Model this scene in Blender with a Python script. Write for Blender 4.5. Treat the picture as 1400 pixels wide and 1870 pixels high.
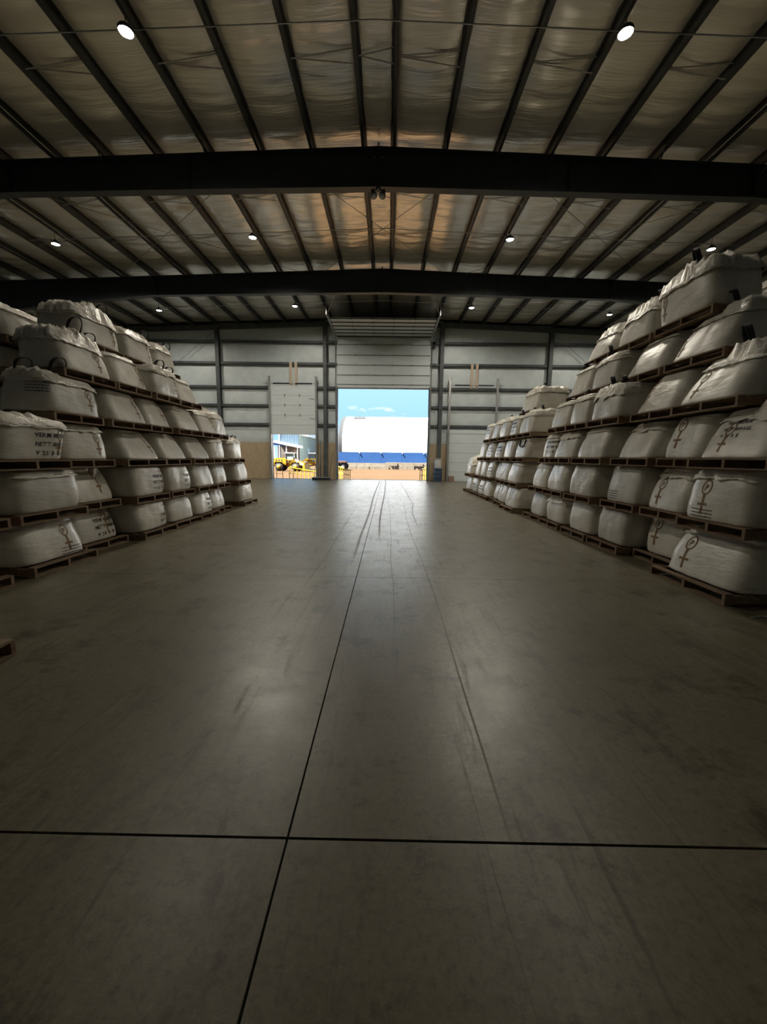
import bpy, bmesh, math, random
from mathutils import Vector, Matrix, noise as mnoise

# ------------------------------------------------------------------ scene, camera, world, sun, exposure
for o in list(bpy.data.objects):
    bpy.data.objects.remove(o, do_unlink=True)
SC = bpy.context.scene
COL = SC.collection
random.seed(7)

CAM_H, PITCH, YAW, ROLL, FPX = 1.593, .13951, -.00948, .01302, 712.0
cy_, sy_ = math.cos(YAW), math.sin(YAW)
cp_, sp_ = math.cos(PITCH), math.sin(PITCH)
cr_, sr_ = math.cos(ROLL), math.sin(ROLL)
row0 = Vector((cy_, -sy_, 0))
row1 = Vector((cp_ * sy_, cp_ * cy_, -sp_))
row2 = Vector((sp_ * sy_, sp_ * cy_, cp_))
right = cr_ * row0 + sr_ * row2
up = -sr_ * row0 + cr_ * row2
cam_data = bpy.data.cameras.new('camera')
cam = bpy.data.objects.new('camera', cam_data)
COL.objects.link(cam)
cam_data.sensor_fit = 'VERTICAL'
cam_data.sensor_height = 36
cam_data.lens = FPX / 1870 * 36
cam_data.clip_start, cam_data.clip_end = .05, 2000
M = Matrix((right, up, -row1)).transposed().to_4x4()
M.translation = (0, 0, CAM_H)
cam.matrix_world = M
SC.camera = cam

SC.view_settings.view_transform = 'Standard'
SC.view_settings.look = 'None'
SC.view_settings.gamma = 1
SC.view_settings.use_curve_mapping = False
SC.view_settings.exposure = 0.85
SC.cycles.use_denoising = True
SC.cycles.max_bounces = 5
SC.cycles.diffuse_bounces = 4
SC.cycles.glossy_bounces = 2
SC.cycles.transmission_bounces = 1
SC.cycles.use_adaptive_sampling = True
SC.cycles.adaptive_threshold = .05
SC.cycles.sample_clamp_indirect = 8
SC.cycles.caustics_reflective = False
SC.cycles.caustics_refractive = False

SKY_STRENGTH = 0.76
SUN_STRENGTH = 38.0
LAMP_WATT = {9.15: 108.0, 16.65: 690.0, 23.7: 265.0}

world = bpy.data.worlds.new('world')
SC.world = world
world.use_nodes = True
nt = world.node_tree
nt.nodes.clear()
def wn(t, **k):
    n = nt.nodes.new(t)
    for a, b in k.items():
        setattr(n, a, b)
    return n
tc = wn('ShaderNodeTexCoord')
sep = wn('ShaderNodeSeparateXYZ')
nt.links.new(tc.outputs['Generated'], sep.inputs[0])
ramp = wn('ShaderNodeValToRGB')
nt.links.new(sep.outputs['Z'], ramp.inputs[0])
cr = ramp.color_ramp
cr.elements[0].position = 0.0
cr.elements[0].color = (.50, .72, .92, 1)
cr.elements[1].position = 1.0
cr.elements[1].color = (.10, .26, .62, 1)
e = cr.elements.new(.06); e.color = (.33, .60, .90, 1)
e = cr.elements.new(.20); e.color = (.40, .70, .97, 1)
e = cr.elements.new(.45); e.color = (.20, .45, .85, 1)
# fair-weather clouds low over the horizon and thinning out upwards
mp = wn('ShaderNodeMapping')
mp.inputs['Scale'].default_value = (16, 16, 46)
mp.inputs['Location'].default_value = (.35, .2, 0.05)
nt.links.new(tc.outputs['Generated'], mp.inputs[0])
nz = wn('ShaderNodeTexNoise')
nz.inputs['Scale'].default_value = 1.0
nz.inputs['Detail'].default_value = 6
nt.links.new(mp.outputs[0], nz.inputs['Vector'])
cl = wn('ShaderNodeValToRGB')
cl.color_ramp.elements[0].position = .575
cl.color_ramp.elements[1].position = .67
nt.links.new(nz.outputs['Fac'], cl.inputs[0])
fade = wn('ShaderNodeMapRange')
fade.inputs['From Min'].default_value = .10
fade.inputs['From Max'].default_value = .135
fade.inputs['To Min'].default_value = 1
fade.inputs['To Max'].default_value = 0.0
nt.links.new(sep.outputs['Z'], fade.inputs[0])
mu = wn('ShaderNodeMath', operation='MULTIPLY')
nt.links.new(cl.outputs[0], mu.inputs[0]); nt.links.new(fade.outputs[0], mu.inputs[1])
mx = wn('ShaderNodeMix', data_type='RGBA')
nt.links.new(mu.outputs[0], mx.inputs[0])
nt.links.new(ramp.outputs[0], mx.inputs[6])
mx.inputs[7].default_value = (.97, .97, .98, 1)
bg = wn('ShaderNodeBackground')
bg.inputs['Strength'].default_value = SKY_STRENGTH
nt.links.new(mx.outputs[2], bg.inputs[0])
wo = wn('ShaderNodeOutputWorld')
nt.links.new(bg.outputs[0], wo.inputs[0])

sun_d = bpy.data.lights.new('sun', 'SUN')
sun_d.energy = SUN_STRENGTH
sun_d.angle = math.radians(.6)
sun_d.color = (1, .95, .86)
sun = bpy.data.objects.new('sun', sun_d)
COL.objects.link(sun)
sun.rotation_euler = Vector((.62, .16, -1.0)).to_track_quat('-Z', 'Y').to_euler()
sun.location = (0, 0, 40)

# ------------------------------------------------------------------ building dimensions (metres)
RX = -0.40                     # ridge
HALF = 25.5
XL, XR = RX - HALF, RX + HALF
YB, YE = -9.4, 27.3            # wall behind the camera, end wall with the doors
PZ, PM, P0, PS = 10.55, .0375, .42, 1.524   # purlin flange height at ridge, slope, first offset, spacing
FR = [-2.0, 5.4, 12.82, 20.24]
BD = (-3.46, 2.70, 6.18)       # big door x0 x1 top
LD = (-8.00, -4.97, 3.07)      # small door, half raised
RD = (4.17, 7.20, 3.25)        # small door, shut
def pz(x): return PZ - PM * abs(x - RX)

def portal(name, x0, x1, z0, z1):
    d = bpy.data.lights.new(name, 'AREA')
    d.shape = 'RECTANGLE'; d.size = x1 - x0; d.size_y = z1 - z0
    d.cycles.is_portal = True
    o = bpy.data.objects.new(name, d); COL.objects.link(o)
    o.location = ((x0 + x1) / 2, YE + .2, (z0 + z1) / 2)
    o.rotation_euler = (-math.pi / 2, 0, 0)

# ------------------------------------------------------------------ materials
MATS = {}
class NB:
    """small node-building helper for one material"""
    def __init__(s, name):
        s.m = bpy.data.materials.new(name); s.m.use_nodes = True
        s.t = s.m.node_tree; s.b = s.t.nodes['Principled BSDF']; MATS[name] = s.m
    def n(s, t, **k):
        x = s.t.nodes.new(t)
        for a, b in k.items(): setattr(x, a, b)
        return x
    def l(s, a, b): s.t.links.new(a, b)
    def pos(s): return s.n('ShaderNodeNewGeometry').outputs['Position']
    def obj(s): return s.n('ShaderNodeTexCoord').outputs['Object']
    def mapv(s, v, sc):
        m = s.n('ShaderNodeMapping'); m.inputs['Scale'].default_value = sc; s.l(v, m.inputs[0]); return m.outputs[0]
    def noise(s, v, scale, detail=4, rough=.5, dist=0):
        x = s.n('ShaderNodeTexNoise'); x.inputs['Scale'].default_value = scale; x.inputs['Detail'].default_value = detail
        x.inputs['Roughness'].default_value = rough; x.inputs['Distortion'].default_value = dist
        s.l(v, x.inputs['Vector']); return x.outputs['Fac']
    def ramp(s, f, stops):
        x = s.n('ShaderNodeValToRGB'); r = x.color_ramp
        while len(r.elements) < len(stops): r.elements.new(.5)
        for el, (p, c) in zip(r.elements, stops):
            el.position = p; el.color = c if len(c) == 4 else (*c, 1)
        s.l(f, x.inputs[0]); return x.outputs[0]
    def rng(s, f, a, b, c, d):
        x = s.n('ShaderNodeMapRange'); 
        for i, v in zip(('From Min', 'From Max', 'To Min', 'To Max'), (a, b, c, d)): x.inputs[i].default_value = v
        s.l(f, x.inputs[0]); return x.outputs[0]
    def math(s, op, a, b=None, clamp=False):
        x = s.n('ShaderNodeMath', operation=op); x.use_clamp = clamp
        for i, v in enumerate((a, b)):
            if v is None: continue
            if isinstance(v, (int, float)): x.inputs[i].default_value = v
            else: s.l(v, x.inputs[i])
        return x.outputs[0]
    def mix(s, f, a, b, mode='MIX'):
        x = s.n('ShaderNodeMix', data_type='RGBA', blend_type=mode)
        for i, v in ((0, f), (6, a), (7, b)):
            if isinstance(v, (int, float)): x.inputs[i].default_value = v
            elif isinstance(v, tuple): x.inputs[i].default_value = v if len(v) == 4 else (*v, 1)
            else: s.l(v, x.inputs[i])
        return x.outputs[2]
    def bump(s, h, strength=.3, dist=.01, prev=None):
        x = s.n('ShaderNodeBump'); x.inputs['Strength'].default_value = strength; x.inputs['Distance'].default_value = dist
        s.l(h, x.inputs['Height'])
        if prev is not None: s.l(prev, x.inputs['Normal'])
        return x.outputs[0]
    def set(s, **k):
        for a, v in k.items():
            i = s.b.inputs[a.replace('_', ' ')]
            if isinstance(v, (int, float)): i.default_value = v
            elif isinstance(v, tuple): i.default_value = v if len(v) == 4 else (*v, 1)
            else: s.l(v, i)
        return s

def plain(name, col, rough=.6, metal=0, var=.15, scale=6):
    n = NB(name)
    f = n.noise(n.obj(), scale, 4)
    n.set(Base_Color=n.ramp(f, [(.3, tuple(c * (1 - var) for c in col)), (.7, tuple(min(1, c * (1 + var)) for c in col))]), Roughness=rough, Metallic=metal)
    return n

def build_materials():
    # concrete floor
    n = NB('concrete')
    p = n.pos()
    big = n.noise(p, .55, 3, .6)
    mid = n.noise(p, 3.5, 5, .65)
    fine = n.noise(p, 60, 3, .7)
    swirl = n.noise(n.mapv(p, (2.2, .8, 1)), 1.1, 5, .7, 1.2)
    col = n.ramp(big, [(.3, (.126, .109, .066)), (.7, (.192, .171, .110))])
    col = n.mix(n.rng(mid, .38, .62, 0, .45), col, (.112, .094, .052))
    col = n.mix(n.rng(swirl, .54, .66, 0, .7), col, (.075, .060, .032))
    col = n.mix(n.rng(fine, .3, .7, 0, .22), col, (.27, .245, .165))
    grain = n.noise(p, 26, 5, .75)
    col = n.mix(n.rng(grain, .36, .50, .55, 0), col, (.070, .058, .034))
    col = n.mix(n.rng(grain, .56, .68, 0, .4), col, (.26, .235, .165))
    # dark tyre scuffs: narrow wandering lines running down the aisle
    sx = n.n('ShaderNodeSeparateXYZ'); n.l(p, sx.inputs[0])
    X, Y = sx.outputs['X'], sx.outputs['Y']
    tracks = None
    for c, w, amp, fr, off, a, b in [(.55, .006, .12, .16, 3.1, 1.6, 14), (.06, .005, .12, .20, 9.4, 3.2, 15.5), (-1.02, .007, .14, .13, 17.7, 4.5, 13), (.85, .012, .5, .10, 5.7, 9, 26),
                                   (-.55, .02, .15, .09, 23.3, 6, 27), (-.15, .02, .15, .07, 29.3, 8, 27), (1.25, .003, .3, .35, 41.3, .8, 2.6), (.45, .003, .3, .3, 47.7, .8, 2.0)]:
        cv = n.n('ShaderNodeCombineXYZ')
        n.l(n.math('MULTIPLY', Y, fr), cv.inputs[0]); cv.inputs[1].default_value = off
        wob = n.math('MULTIPLY', n.math('SUBTRACT', n.noise(cv.outputs[0], 1, 2, .5), .5), amp * 2)
        d = n.math('ABSOLUTE', n.math('SUBTRACT', n.math('ADD', X, wob), c))
        s = n.rng(d, w * .3, w * 1.6, 1, 0)
        lim = n.math('MULTIPLY', n.rng(Y, a - .5, a + .5, 0, 1), n.rng(Y, b - 1, b + 1, 1, 0))
        s = n.math('MULTIPLY', s, lim)
        tracks = s if tracks is None else n.math('MAXIMUM', tracks, s)
    col = n.mix(n.math('MULTIPLY', tracks, .55), col, (.05, .046, .037))
    scr = n.noise(n.mapv(p, (9, .7, 1)), 1.6, 5, .75, .6)
    col = n.mix(n.rng(scr, .56, .68, 0, .6), col, (.066, .057, .038))
    blot = n.noise(p, 2.1, 7, .78)
    col = n.mix(n.rng(blot, .535, .625, 0, .8), col, (.045, .037, .022))
    rough = n.math('ADD', n.rng(mid, .3, .7, .34, .42), n.math('MULTIPLY', n.rng(scr, .55, .7, 0, 1), .12))
    rough = n.math('ADD', rough, n.math('MULTIPLY', tracks, .2))
    sc2 = n.noise(n.mapv(p, (1.2, 3.2, 1)), 1.5, 5, .6)
    nb = n.bump(sc2, .25, .010)
    nb = n.bump(fine, .12, .003, nb)
    n.set(Base_Color=col, Roughness=rough, Normal=nb)
    n.b.inputs['Specular IOR Level'].default_value = .7
    plain('joint_filler', (.012, .011, .009), .8)
    # white vinyl faced insulation
    n = NB('insulation')
    p = n.pos()
    w1 = n.noise(n.mapv(p, (.55, 5.5, 1)), 1.0, 4, .65, .5)
    w2 = n.noise(n.mapv(p, (1.2, 16, 1)), 1.0, 3, .6)
    dirt = n.noise(p, .7, 5)
    n.set(Base_Color=n.ramp(dirt, [(.3, (.77, .75, .70)), (.7, (.88, .86, .81))]), Roughness=.22, Metallic=.42,
          Normal=n.bump(w2, .38, .012, n.bump(w1, .55, .03)))
    n.b.inputs['Specular IOR Level'].default_value = 1.0
    n.b.inputs['Coat Weight'].default_value = .8
    n.b.inputs['Coat Roughness'].default_value = .2
    n = NB('wall_insulation')
    p = n.pos()
    w1 = n.noise(n.mapv(p, (7, 1, .7)), 1.0, 5, .6, .3)
    w2 = n.noise(p, 2.0, 5)
    n.set(Base_Color=n.ramp(w2, [(.3, (.62, .69, .72)), (.7, (.73, .80, .83))]), Roughness=.38, Normal=n.bump(w1, .45, .012))
    # painted steel
    for nm, c, r in (('steel_dark', (.020, .027, .035), .5), ('steel_flange', (.040, .043, .046), .38), ('girt_steel', (.075, .088, .098), .5)):
        plain(nm, c, r, .0, .25, 3)
    plain('galvanised', (.55, .56, .56), .32, .85, .1, 10)
    plain('dull_galvanised', (.30, .31, .31), .5, .4, .15, 10)
    plain('cable_black', (.01, .01, .01), .6)
    n = NB('door_steel')
    f = n.noise(n.mapv(n.pos(), (.6, 1, 3)), 2.0, 4)
    n.set(Base_Color=n.ramp(f, [(.3, (.69, .75, .79)), (.7, (.76, .82, .86))]), Roughness=.42)
    plain('door_seam', (.10, .11, .12), .6)
    n = NB('plywood')
    f = n.noise(n.mapv(n.pos(), (9, 1, 1.2)), 1.2, 7, .65, 1.2)
    n.set(Base_Color=n.ramp(f, [(.3, (.40, .30, .19)), (.7, (.58, .47, .33))]), Roughness=.7)
    n = NB('lumber')
    f = n.noise(n.mapv(n.pos(), (14, 1, 1.6)), 1.2, 7, .65, 1.2)
    n.set(Base_Color=n.ramp(f, [(.3, (.52, .40, .30)), (.7, (.68, .56, .44))]), Roughness=.7)
    # pallet wood, shade differs from piece to piece
    n = NB('pallet_wood')
    oi = n.n('ShaderNodeObjectInfo')
    f = n.noise(n.mapv(n.obj(), (22, 2.2, 22)), 1.0, 7, .65, 1.0)
    c1 = n.ramp(f, [(.28, (.10, .046, .02)), (.72, (.25, .145, .075))])
    c2 = n.ramp(f, [(.28, (.15, .10, .055)), (.72, (.36, .27, .175))])
    c = n.mix(oi.outputs['Random'], c1, c2)
    n.set(Base_Color=c, Roughness=.75, Normal=n.bump(f, .3, .004))
    # woven polypropylene
    n = NB('woven_bag')
    oi = n.n('ShaderNodeObjectInfo')
    o = n.obj()
    wv1 = n.n('ShaderNodeTexWave', wave_type='BANDS', bands_direction='Z'); wv1.inputs['Scale'].default_value = 30; wv1.inputs['Distortion'].default_value = 2.5; wv1.inputs['Detail'].default_value = 2; wv1.inputs['Detail Scale'].default_value = .6
    n.l(o, wv1.inputs['Vector'])
    soft = n.noise(n.mapv(o, (1.5, 1.5, 4)), 2.2, 3, .55)
    pan = n.noise(n.mapv(o, (7, 7, .25)), 1.0, 2)
    dirt = n.noise(o, 3.1, 6, .6)
    c = n.ramp(dirt, [(.25, (.62, .59, .51)), (.6, (.76, .73, .65)), (.85, (.80, .78, .71))])
    c = n.mix(n.rng(pan, .45, .6, 0, .16), c, (.50, .48, .43))
    hs = n.n('ShaderNodeHueSaturation'); n.l(c, hs.inputs['Color']); n.l(n.rng(oi.outputs['Random'], 0, 1, .82, 1.05), hs.inputs['Value'])
    n.set(Base_Color=hs.outputs[0], Roughness=.36, Normal=n.bump(wv1.outputs['Fac'], .10, .004, n.bump(soft, .35, .03)))
    n.b.inputs['Specular IOR Level'].default_value = .6
    n = NB('bag_liner')
    o = n.obj()
    cr_ = n.noise(o, 9, 6, .7, 1.2)
    n.set(Base_Color=(.74, .70, .61), Roughness=.26, Normal=n.bump(cr_, .6, .03))
    plain('strap_black', (.012, .012, .013), .6)
    plain('print_brown', (.24, .135, .045), .7, 0, .2)
    plain('print_black', (.025, .025, .022), .7, 0, .2)
    # lamps
    plain('lamp_housing', (.05, .05, .055), .4)
    n = NB('lamp_lens')
    n.set(Base_Color=(.9, .9, .9), Emission_Color=(1, .93, .80), Emission_Strength=60.0)
    # outdoors
    n = NB('yard_dirt')
    p = n.pos()
    f = n.noise(n.mapv(p, (.5, 1.6, 1)), .35, 8, .7, .5)
    g = n.noise(p, 2.5, 8, .7)
    c = n.mix(n.rng(g, .35, .65, 0, .4), n.ramp(f, [(.3, (.030, .0155, .0052)), (.7, (.049, .0265, .0095))]), (.053, .032, .0145))
    n.set(Base_Color=c, Roughness=.95, Normal=n.bump(g, .5, .05))
    n.b.inputs['Specular IOR Level'].default_value = .15
    plain('fabric_white', (.86, .86, .85), .6, 0, .03, .4)
    plain('fabric_grey', (.009, .0115, .014), .9)
    n = NB('sheet_blue'); f = n.noise(n.mapv(n.pos(), (.4, 1, 1)), 1.0, 4)
    n.set(Base_Color=n.ramp(f, [(.3, (.0075, .053, .18)), (.7, (.0105, .066, .22))]), Roughness=.55)
    plain('concrete_block', (0.1995, 0.1732, 0.1312), .9, 0, .2, 2)
    plain('siding_blue', (0.07497, 0.1226, 0.1704), .55, 0, .12, 1)
    plain('siding_green', (0.1295, 0.1772, 0.1704), .55, 0, .12, 1)
    plain('trim_white', (.6, .6, .59), .5, 0, .03)
    plain('rust_red', (0.08855, 0.04089, 0.02896), .7)
    plain('inner_wall', (0.1158, 0.1022, 0.09198), .8)  # grey-brown tone of the wall boards under the lean-to
    plain('loader_yellow', (0.323, 0.19, 0.0057), .45, 0, .08)
    plain('loader_orange', (0.2112, 0.06814, 0.006814), .5, 0, .1)
    plain('tyre', (0.024, 0.02304, 0.0216), .85)
    plain('rail_yellow', (0.63, 0.42, 0.014), .5, 0, .06)
    plain('rail_black', (.03, .03, .03), .5)
    n = NB('cab_glass'); n.set(Base_Color=(.20, .30, .32), Roughness=.08, Metallic=.0)
    plain('drum_blue', (.035, .065, .11), .4, 0, .3, 4)
    plain('drum_grey', (.40, .41, .41), .45, 0, .15, 4)
    plain('carton', (.30, .21, .16), .8)
    plain('far_building', (0.1572, 0.173, 0.1887), .7)
    plain('sheet_white', (.80, .80, .78), .6)
build_materials()

# ------------------------------------------------------------------ mesh helpers
class MB:
    def __init__(s): s.v, s.f = [], []
    def add(s, vs, fs):
        o = len(s.v); s.v += [tuple(v) for v in vs]; s.f += [tuple(i + o for i in f) for f in fs]; return s
    def box(s, x0, x1, y0, y1, z0, z1):
        return s.add([(x0, y0, z0), (x1, y0, z0), (x1, y1, z0), (x0, y1, z0), (x0, y0, z1), (x1, y0, z1), (x1, y1, z1), (x0, y1, z1)],
                     [(0, 3, 2, 1), (4, 5, 6, 7), (0, 1, 5, 4), (1, 2, 6, 5), (2, 3, 7, 6), (3, 0, 4, 7)])
    def prism(s, poly, axis, a, b):
        """poly in the two other axes (in x,y,z order), extruded along axis from a to b"""
        def mk(p, t):
            return (t, p[0], p[1]) if axis == 'x' else (p[0], t, p[1]) if axis == 'y' else (p[0], p[1], t)
        k = len(poly)
        vs = [mk(p, a) for p in poly] + [mk(p, b) for p in poly]
        fs = [tuple(range(k)), tuple(range(2 * k - 1, k - 1, -1))] + [(i, i + k, (i + 1) % k + k, (i + 1) % k) for i in range(k)]
        return s.add(vs, fs)
    def tube(s, pts, r, k=6, closed_caps=True):
        pts = [Vector(p) for p in pts]; rings = []
        prev = None
        for i, p in enumerate(pts):
            d = (pts[min(i + 1, len(pts) - 1)] - pts[max(i - 1, 0)]).normalized()
            ref = Vector((0, 0, 1)) if abs(d.z) < .9 else Vector((1, 0, 0))
            if prev is not None:
                ref = prev
            a = (ref - d * ref.dot(d)).normalized(); b = d.cross(a); prev = a
            rr = r[i] if isinstance(r, (list, tuple)) else r
            rings.append([p + (a * math.cos(t) + b * math.sin(t)) * rr for t in [2 * math.pi * j / k for j in range(k)]])
        vs = [q for g in rings for q in g]
        fs = [(i * k + j, i * k + (j + 1) % k, (i + 1) * k + (j + 1) % k, (i + 1) * k + j) for i in range(len(pts) - 1) for j in range(k)]
        fs += [tuple(range(k - 1, -1, -1)), tuple(range((len(pts) - 1) * k, len(pts) * k))]
        return s.add(vs, fs)
    def lathe(s, prof, c=(0, 0, 0), k=20, axis='z'):
        vs, fs = [], []
        for r, z in prof:
            for j in range(k):
                t = 2 * math.pi * j / k
                q = (r * math.cos(t), r * math.sin(t), z)
                if axis == 'x': q = (q[2], q[0], q[1])
                if axis == 'y': q = (q[0], q[2], q[1])
                vs.append((c[0] + q[0], c[1] + q[1], c[2] + q[2]))
        m = len(prof)
        fs = [(i * k + j, i * k + (j + 1) % k, (i + 1) * k + (j + 1) % k, (i + 1) * k + j) for i in range(m - 1) for j in range(k)]
        fs += [tuple(range(k - 1, -1, -1)), tuple(range((m - 1) * k, m * k))]
        return s.add(vs, fs)
    def grid(s, fn, nu, nv):
        vs = [fn(i / nu, j / nv) for j in range(nv + 1) for i in range(nu + 1)]
        w = nu + 1
        fs = [(j * w + i, j * w + i + 1, (j + 1) * w + i + 1, (j + 1) * w + i) for j in range(nv) for i in range(nu)]
        return s.add(vs, fs)
    def mesh(s, name, smooth=False, fix=True):
        m = bpy.data.meshes.new(name)
        m.from_pydata(s.v, [], s.f)
        if fix:
            b = bmesh.new(); b.from_mesh(m); bmesh.ops.recalc_face_normals(b, faces=b.faces); b.to_mesh(m); b.free()
        if smooth:
            m.polygons.foreach_set('use_smooth', [True] * len(m.polygons))
        m.update()
        return m

def link(name, mesh, mat=None, parent=None, loc=None, rot=None):
    o = bpy.data.objects.new(name, mesh); COL.objects.link(o)
    if mat and mesh is not None and not mesh.materials: mesh.materials.append(MATS[mat])
    if parent is not None: o.parent = parent
    if loc is not None: o.location = loc
    if rot is not None: o.rotation_euler = rot
    return o
def put(name, mb, mat, parent=None, smooth=False, loc=None, rot=None):
    return link(name, mb.mesh(name, smooth), mat, parent, loc, rot)
def empty(name, loc=(0, 0, 0), rot=(0, 0, 0)):
    o = bpy.data.objects.new(name, None); COL.objects.link(o); o.location = loc; o.rotation_euler = rot; o.empty_display_size = .2
    return o
def tag(o, label, cat, group=None):
    o['label'] = label; o['category'] = cat
    if group: o['group'] = group
    return o
def struct(o, label=None):
    o['kind'] = 'structure'
    if label: o['label'] = label
    return o
ORD = ['zeroth', 'first', 'second', 'third', 'fourth', 'fifth', 'sixth', 'seventh', 'eighth', 'ninth', 'tenth', 'eleventh', 'twelfth', 'thirteenth']

# ------------------------------------------------------------------ floor: slabs with open joints
floor = struct(empty('floor'), 'grey concrete warehouse floor with saw-cut joints')
xs = [(XL, RX - .005), (RX + .005, XR)]
ys = [YB, -2.2, 1.43, 5.04, 12.72, 20.2, YE + .25]
gap = [.004, .004, .006, .003, .003, .003, 0]
for i in range(len(ys) - 1):
    for x0, x1 in xs:
        put('slab', MB().box(x0, x1, ys[i] + gap[i], ys[i + 1] - gap[i + 1], -.15, 0), 'concrete', floor)
put('joint_bed', MB().box(XL, XR, YB, YE + .25, -.2, -.02), 'joint_filler', floor)

# ------------------------------------------------------------------ ceiling: insulation, purlins, braces
ceiling = struct(empty('ceiling', (0, 0, 0)), 'white insulated metal roof on dark purlins')
offs = [P0 + i * PS for i in range(17)]
px_l = [RX - o for o in offs]; px_r = [RX + o for o in offs]
def purlin(x, side, zc):
    t, h, fl = .008, .25, .075
    mb = MB()
    mb.box(x - t / 2, x + t / 2, YB, YE - .02, zc, zc + h)
    a, b = (x, x + side * fl)
    mb.box(min(a, b), max(a, b), YB, YE - .02, zc, zc + t)
    mb.box(min(b, b - side * t), max(b, b - side * t), YB, YE - .02, zc, zc + .022)
    a, b = (x, x - side * fl)
    mb.box(min(a, b), max(a, b), YB, YE - .02, zc + h - t, zc + h)
    return mb
for x in px_l: put('purlin', purlin(x, -1, pz(x)), 'steel_flange', ceiling)
for x in px_r: put('purlin', purlin(x, 1, pz(x)), 'steel_flange', ceiling)
allx = sorted(px_l + px_r)
edges = [XL] + allx + [XR]
for i in range(len(edges) - 1):
    x0, x1 = edges[i], edges[i + 1]
    sag = .085 * min(1, (x1 - x0) / 1.5)
    ridge = x0 < RX < x1
    def fn(u, v, x0=x0, x1=x1, sag=sag, i=i, ridge=ridge):
        x = x0 + (x1 - x0) * u; y = YB + (YE - YB) * v
        z0, z1 = pz(x0), pz(x1)
        z = (z0 + (z1 - z0) * u if not ridge else pz(x)) + .252
        # the blanket hangs less where it is squeezed over a rafter
        dr = min(abs(y - f) for f in FR + [YE])
        s = sag * min(1, .25 + dr / 1.4)
        b = 4 * u * (1 - u)
        z -= b * s * (1 + .35 * mnoise.noise(Vector((i * 3.1, y * .8, 0))))
        z += b * (.022 * mnoise.noise(Vector((x * .7, y * 3.3, i * 1.7))) + .009 * mnoise.noise(Vector((x * .9, y * 8.5, i * 2.9))))
        return (x, y, z)
    put('insulation_panel', MB().grid(fn, 8, 560), 'insulation', ceiling, True)
roof = MB()
roof.prism([(XL, pz(XL) + .27), (RX, pz(RX) + .29), (XR, pz(XR) + .27), (XR, pz(XR) + .5), (RX, pz(RX) + .5), (XL, pz(XL) + .5)], 'y', YB - .3, YE + .3)
put('roof_deck', roof, 'steel_flange', ceiling)
# crossed purlin bridging in every other gap
def strapbar(p, q, w=.035, t=.004):
    p, q = Vector(p), Vector(q)
    mb = MB(); d = (q - p)
    mb.add([p + Vector((0, -w / 2, 0)), p + Vector((0, w / 2, 0)), q + Vector((0, w / 2, 0)), q + Vector((0, -w / 2, 0)),
            p + Vector((0, -w / 2, t)), p + Vector((0, w / 2, t)), q + Vector((0, w / 2, t)), q + Vector((0, -w / 2, t))],
           [(0, 3, 2, 1), (4, 5, 6, 7), (0, 1, 5, 4), (1, 2, 6, 5), (2, 3, 7, 6), (3, 0, 4, 7)])
    return mb
for yb in (10.15, 14.85, 17.3, 22.6, 25.0):
    gaps = [(px_l[0], px_r[0])] + [(px_l[k + 1], px_l[k]) for k in (0, 2, 4, 6, 8, 10)] + [(px_r[k], px_r[k + 1]) for k in (0, 2, 4, 6, 8, 10)]
    for x0, x1 in gaps:
        for q, (za, zb) in enumerate(((.03, .20), (.20, .03))):
            put('bridging_strap', strapbar((x0 + .02, yb + .18 * q, pz(x0) + za), (x1 - .02, yb + .18 * q, pz(x1) + zb)), 'dull_galvanised', ceiling)
# rod bracing under the purlins in the second bay, and cable runs along the lamp rows
def rod(p, q, r=.009): put('brace_rod', MB().tube([p, q], r, 6), 'dull_galvanised', ceiling)
yA, yB_ = FR[2] + .15, FR[3] - .15
for a, b in ((-3.2, 2.5), (-13.2, -4.3), (3.5, 12.4)):
    za, zb = pz(a) - .05, pz(b) - .05
    rod((a, yA, za), (b, yB_, zb)); rod((b, yA, zb - .03), (a, yB_, za - .03))
for yc in (9.35, 16.75, 23.9):
    put('conduit_run', MB().tube([(RX - 14.0, yc, pz(RX - 14.0) - .04), (RX, yc, pz(RX) - .04), (RX + 14.0, yc, pz(RX + 14.0) - .04)], .014, 6), 'galvanised', ceiling, True)
for xk, zz in ((px_l[6], 0), (px_l[8], 0), (px_r[6], 0), (px_l[10], 0)):
    s = 1 if xk < RX else -1
    x = xk + s * .045
    z = pz(xk) + .06
    put('conduit_run', MB().tube([(x, 5.6, z), (x, 16.3, z), (x + s * .10, 16.6, z - .10), (x + s * .10, 16.9, z - .10), (x, 17.2, z), (x, 27.0, z)], .016, 6), 'galvanised', ceiling, True)

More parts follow.
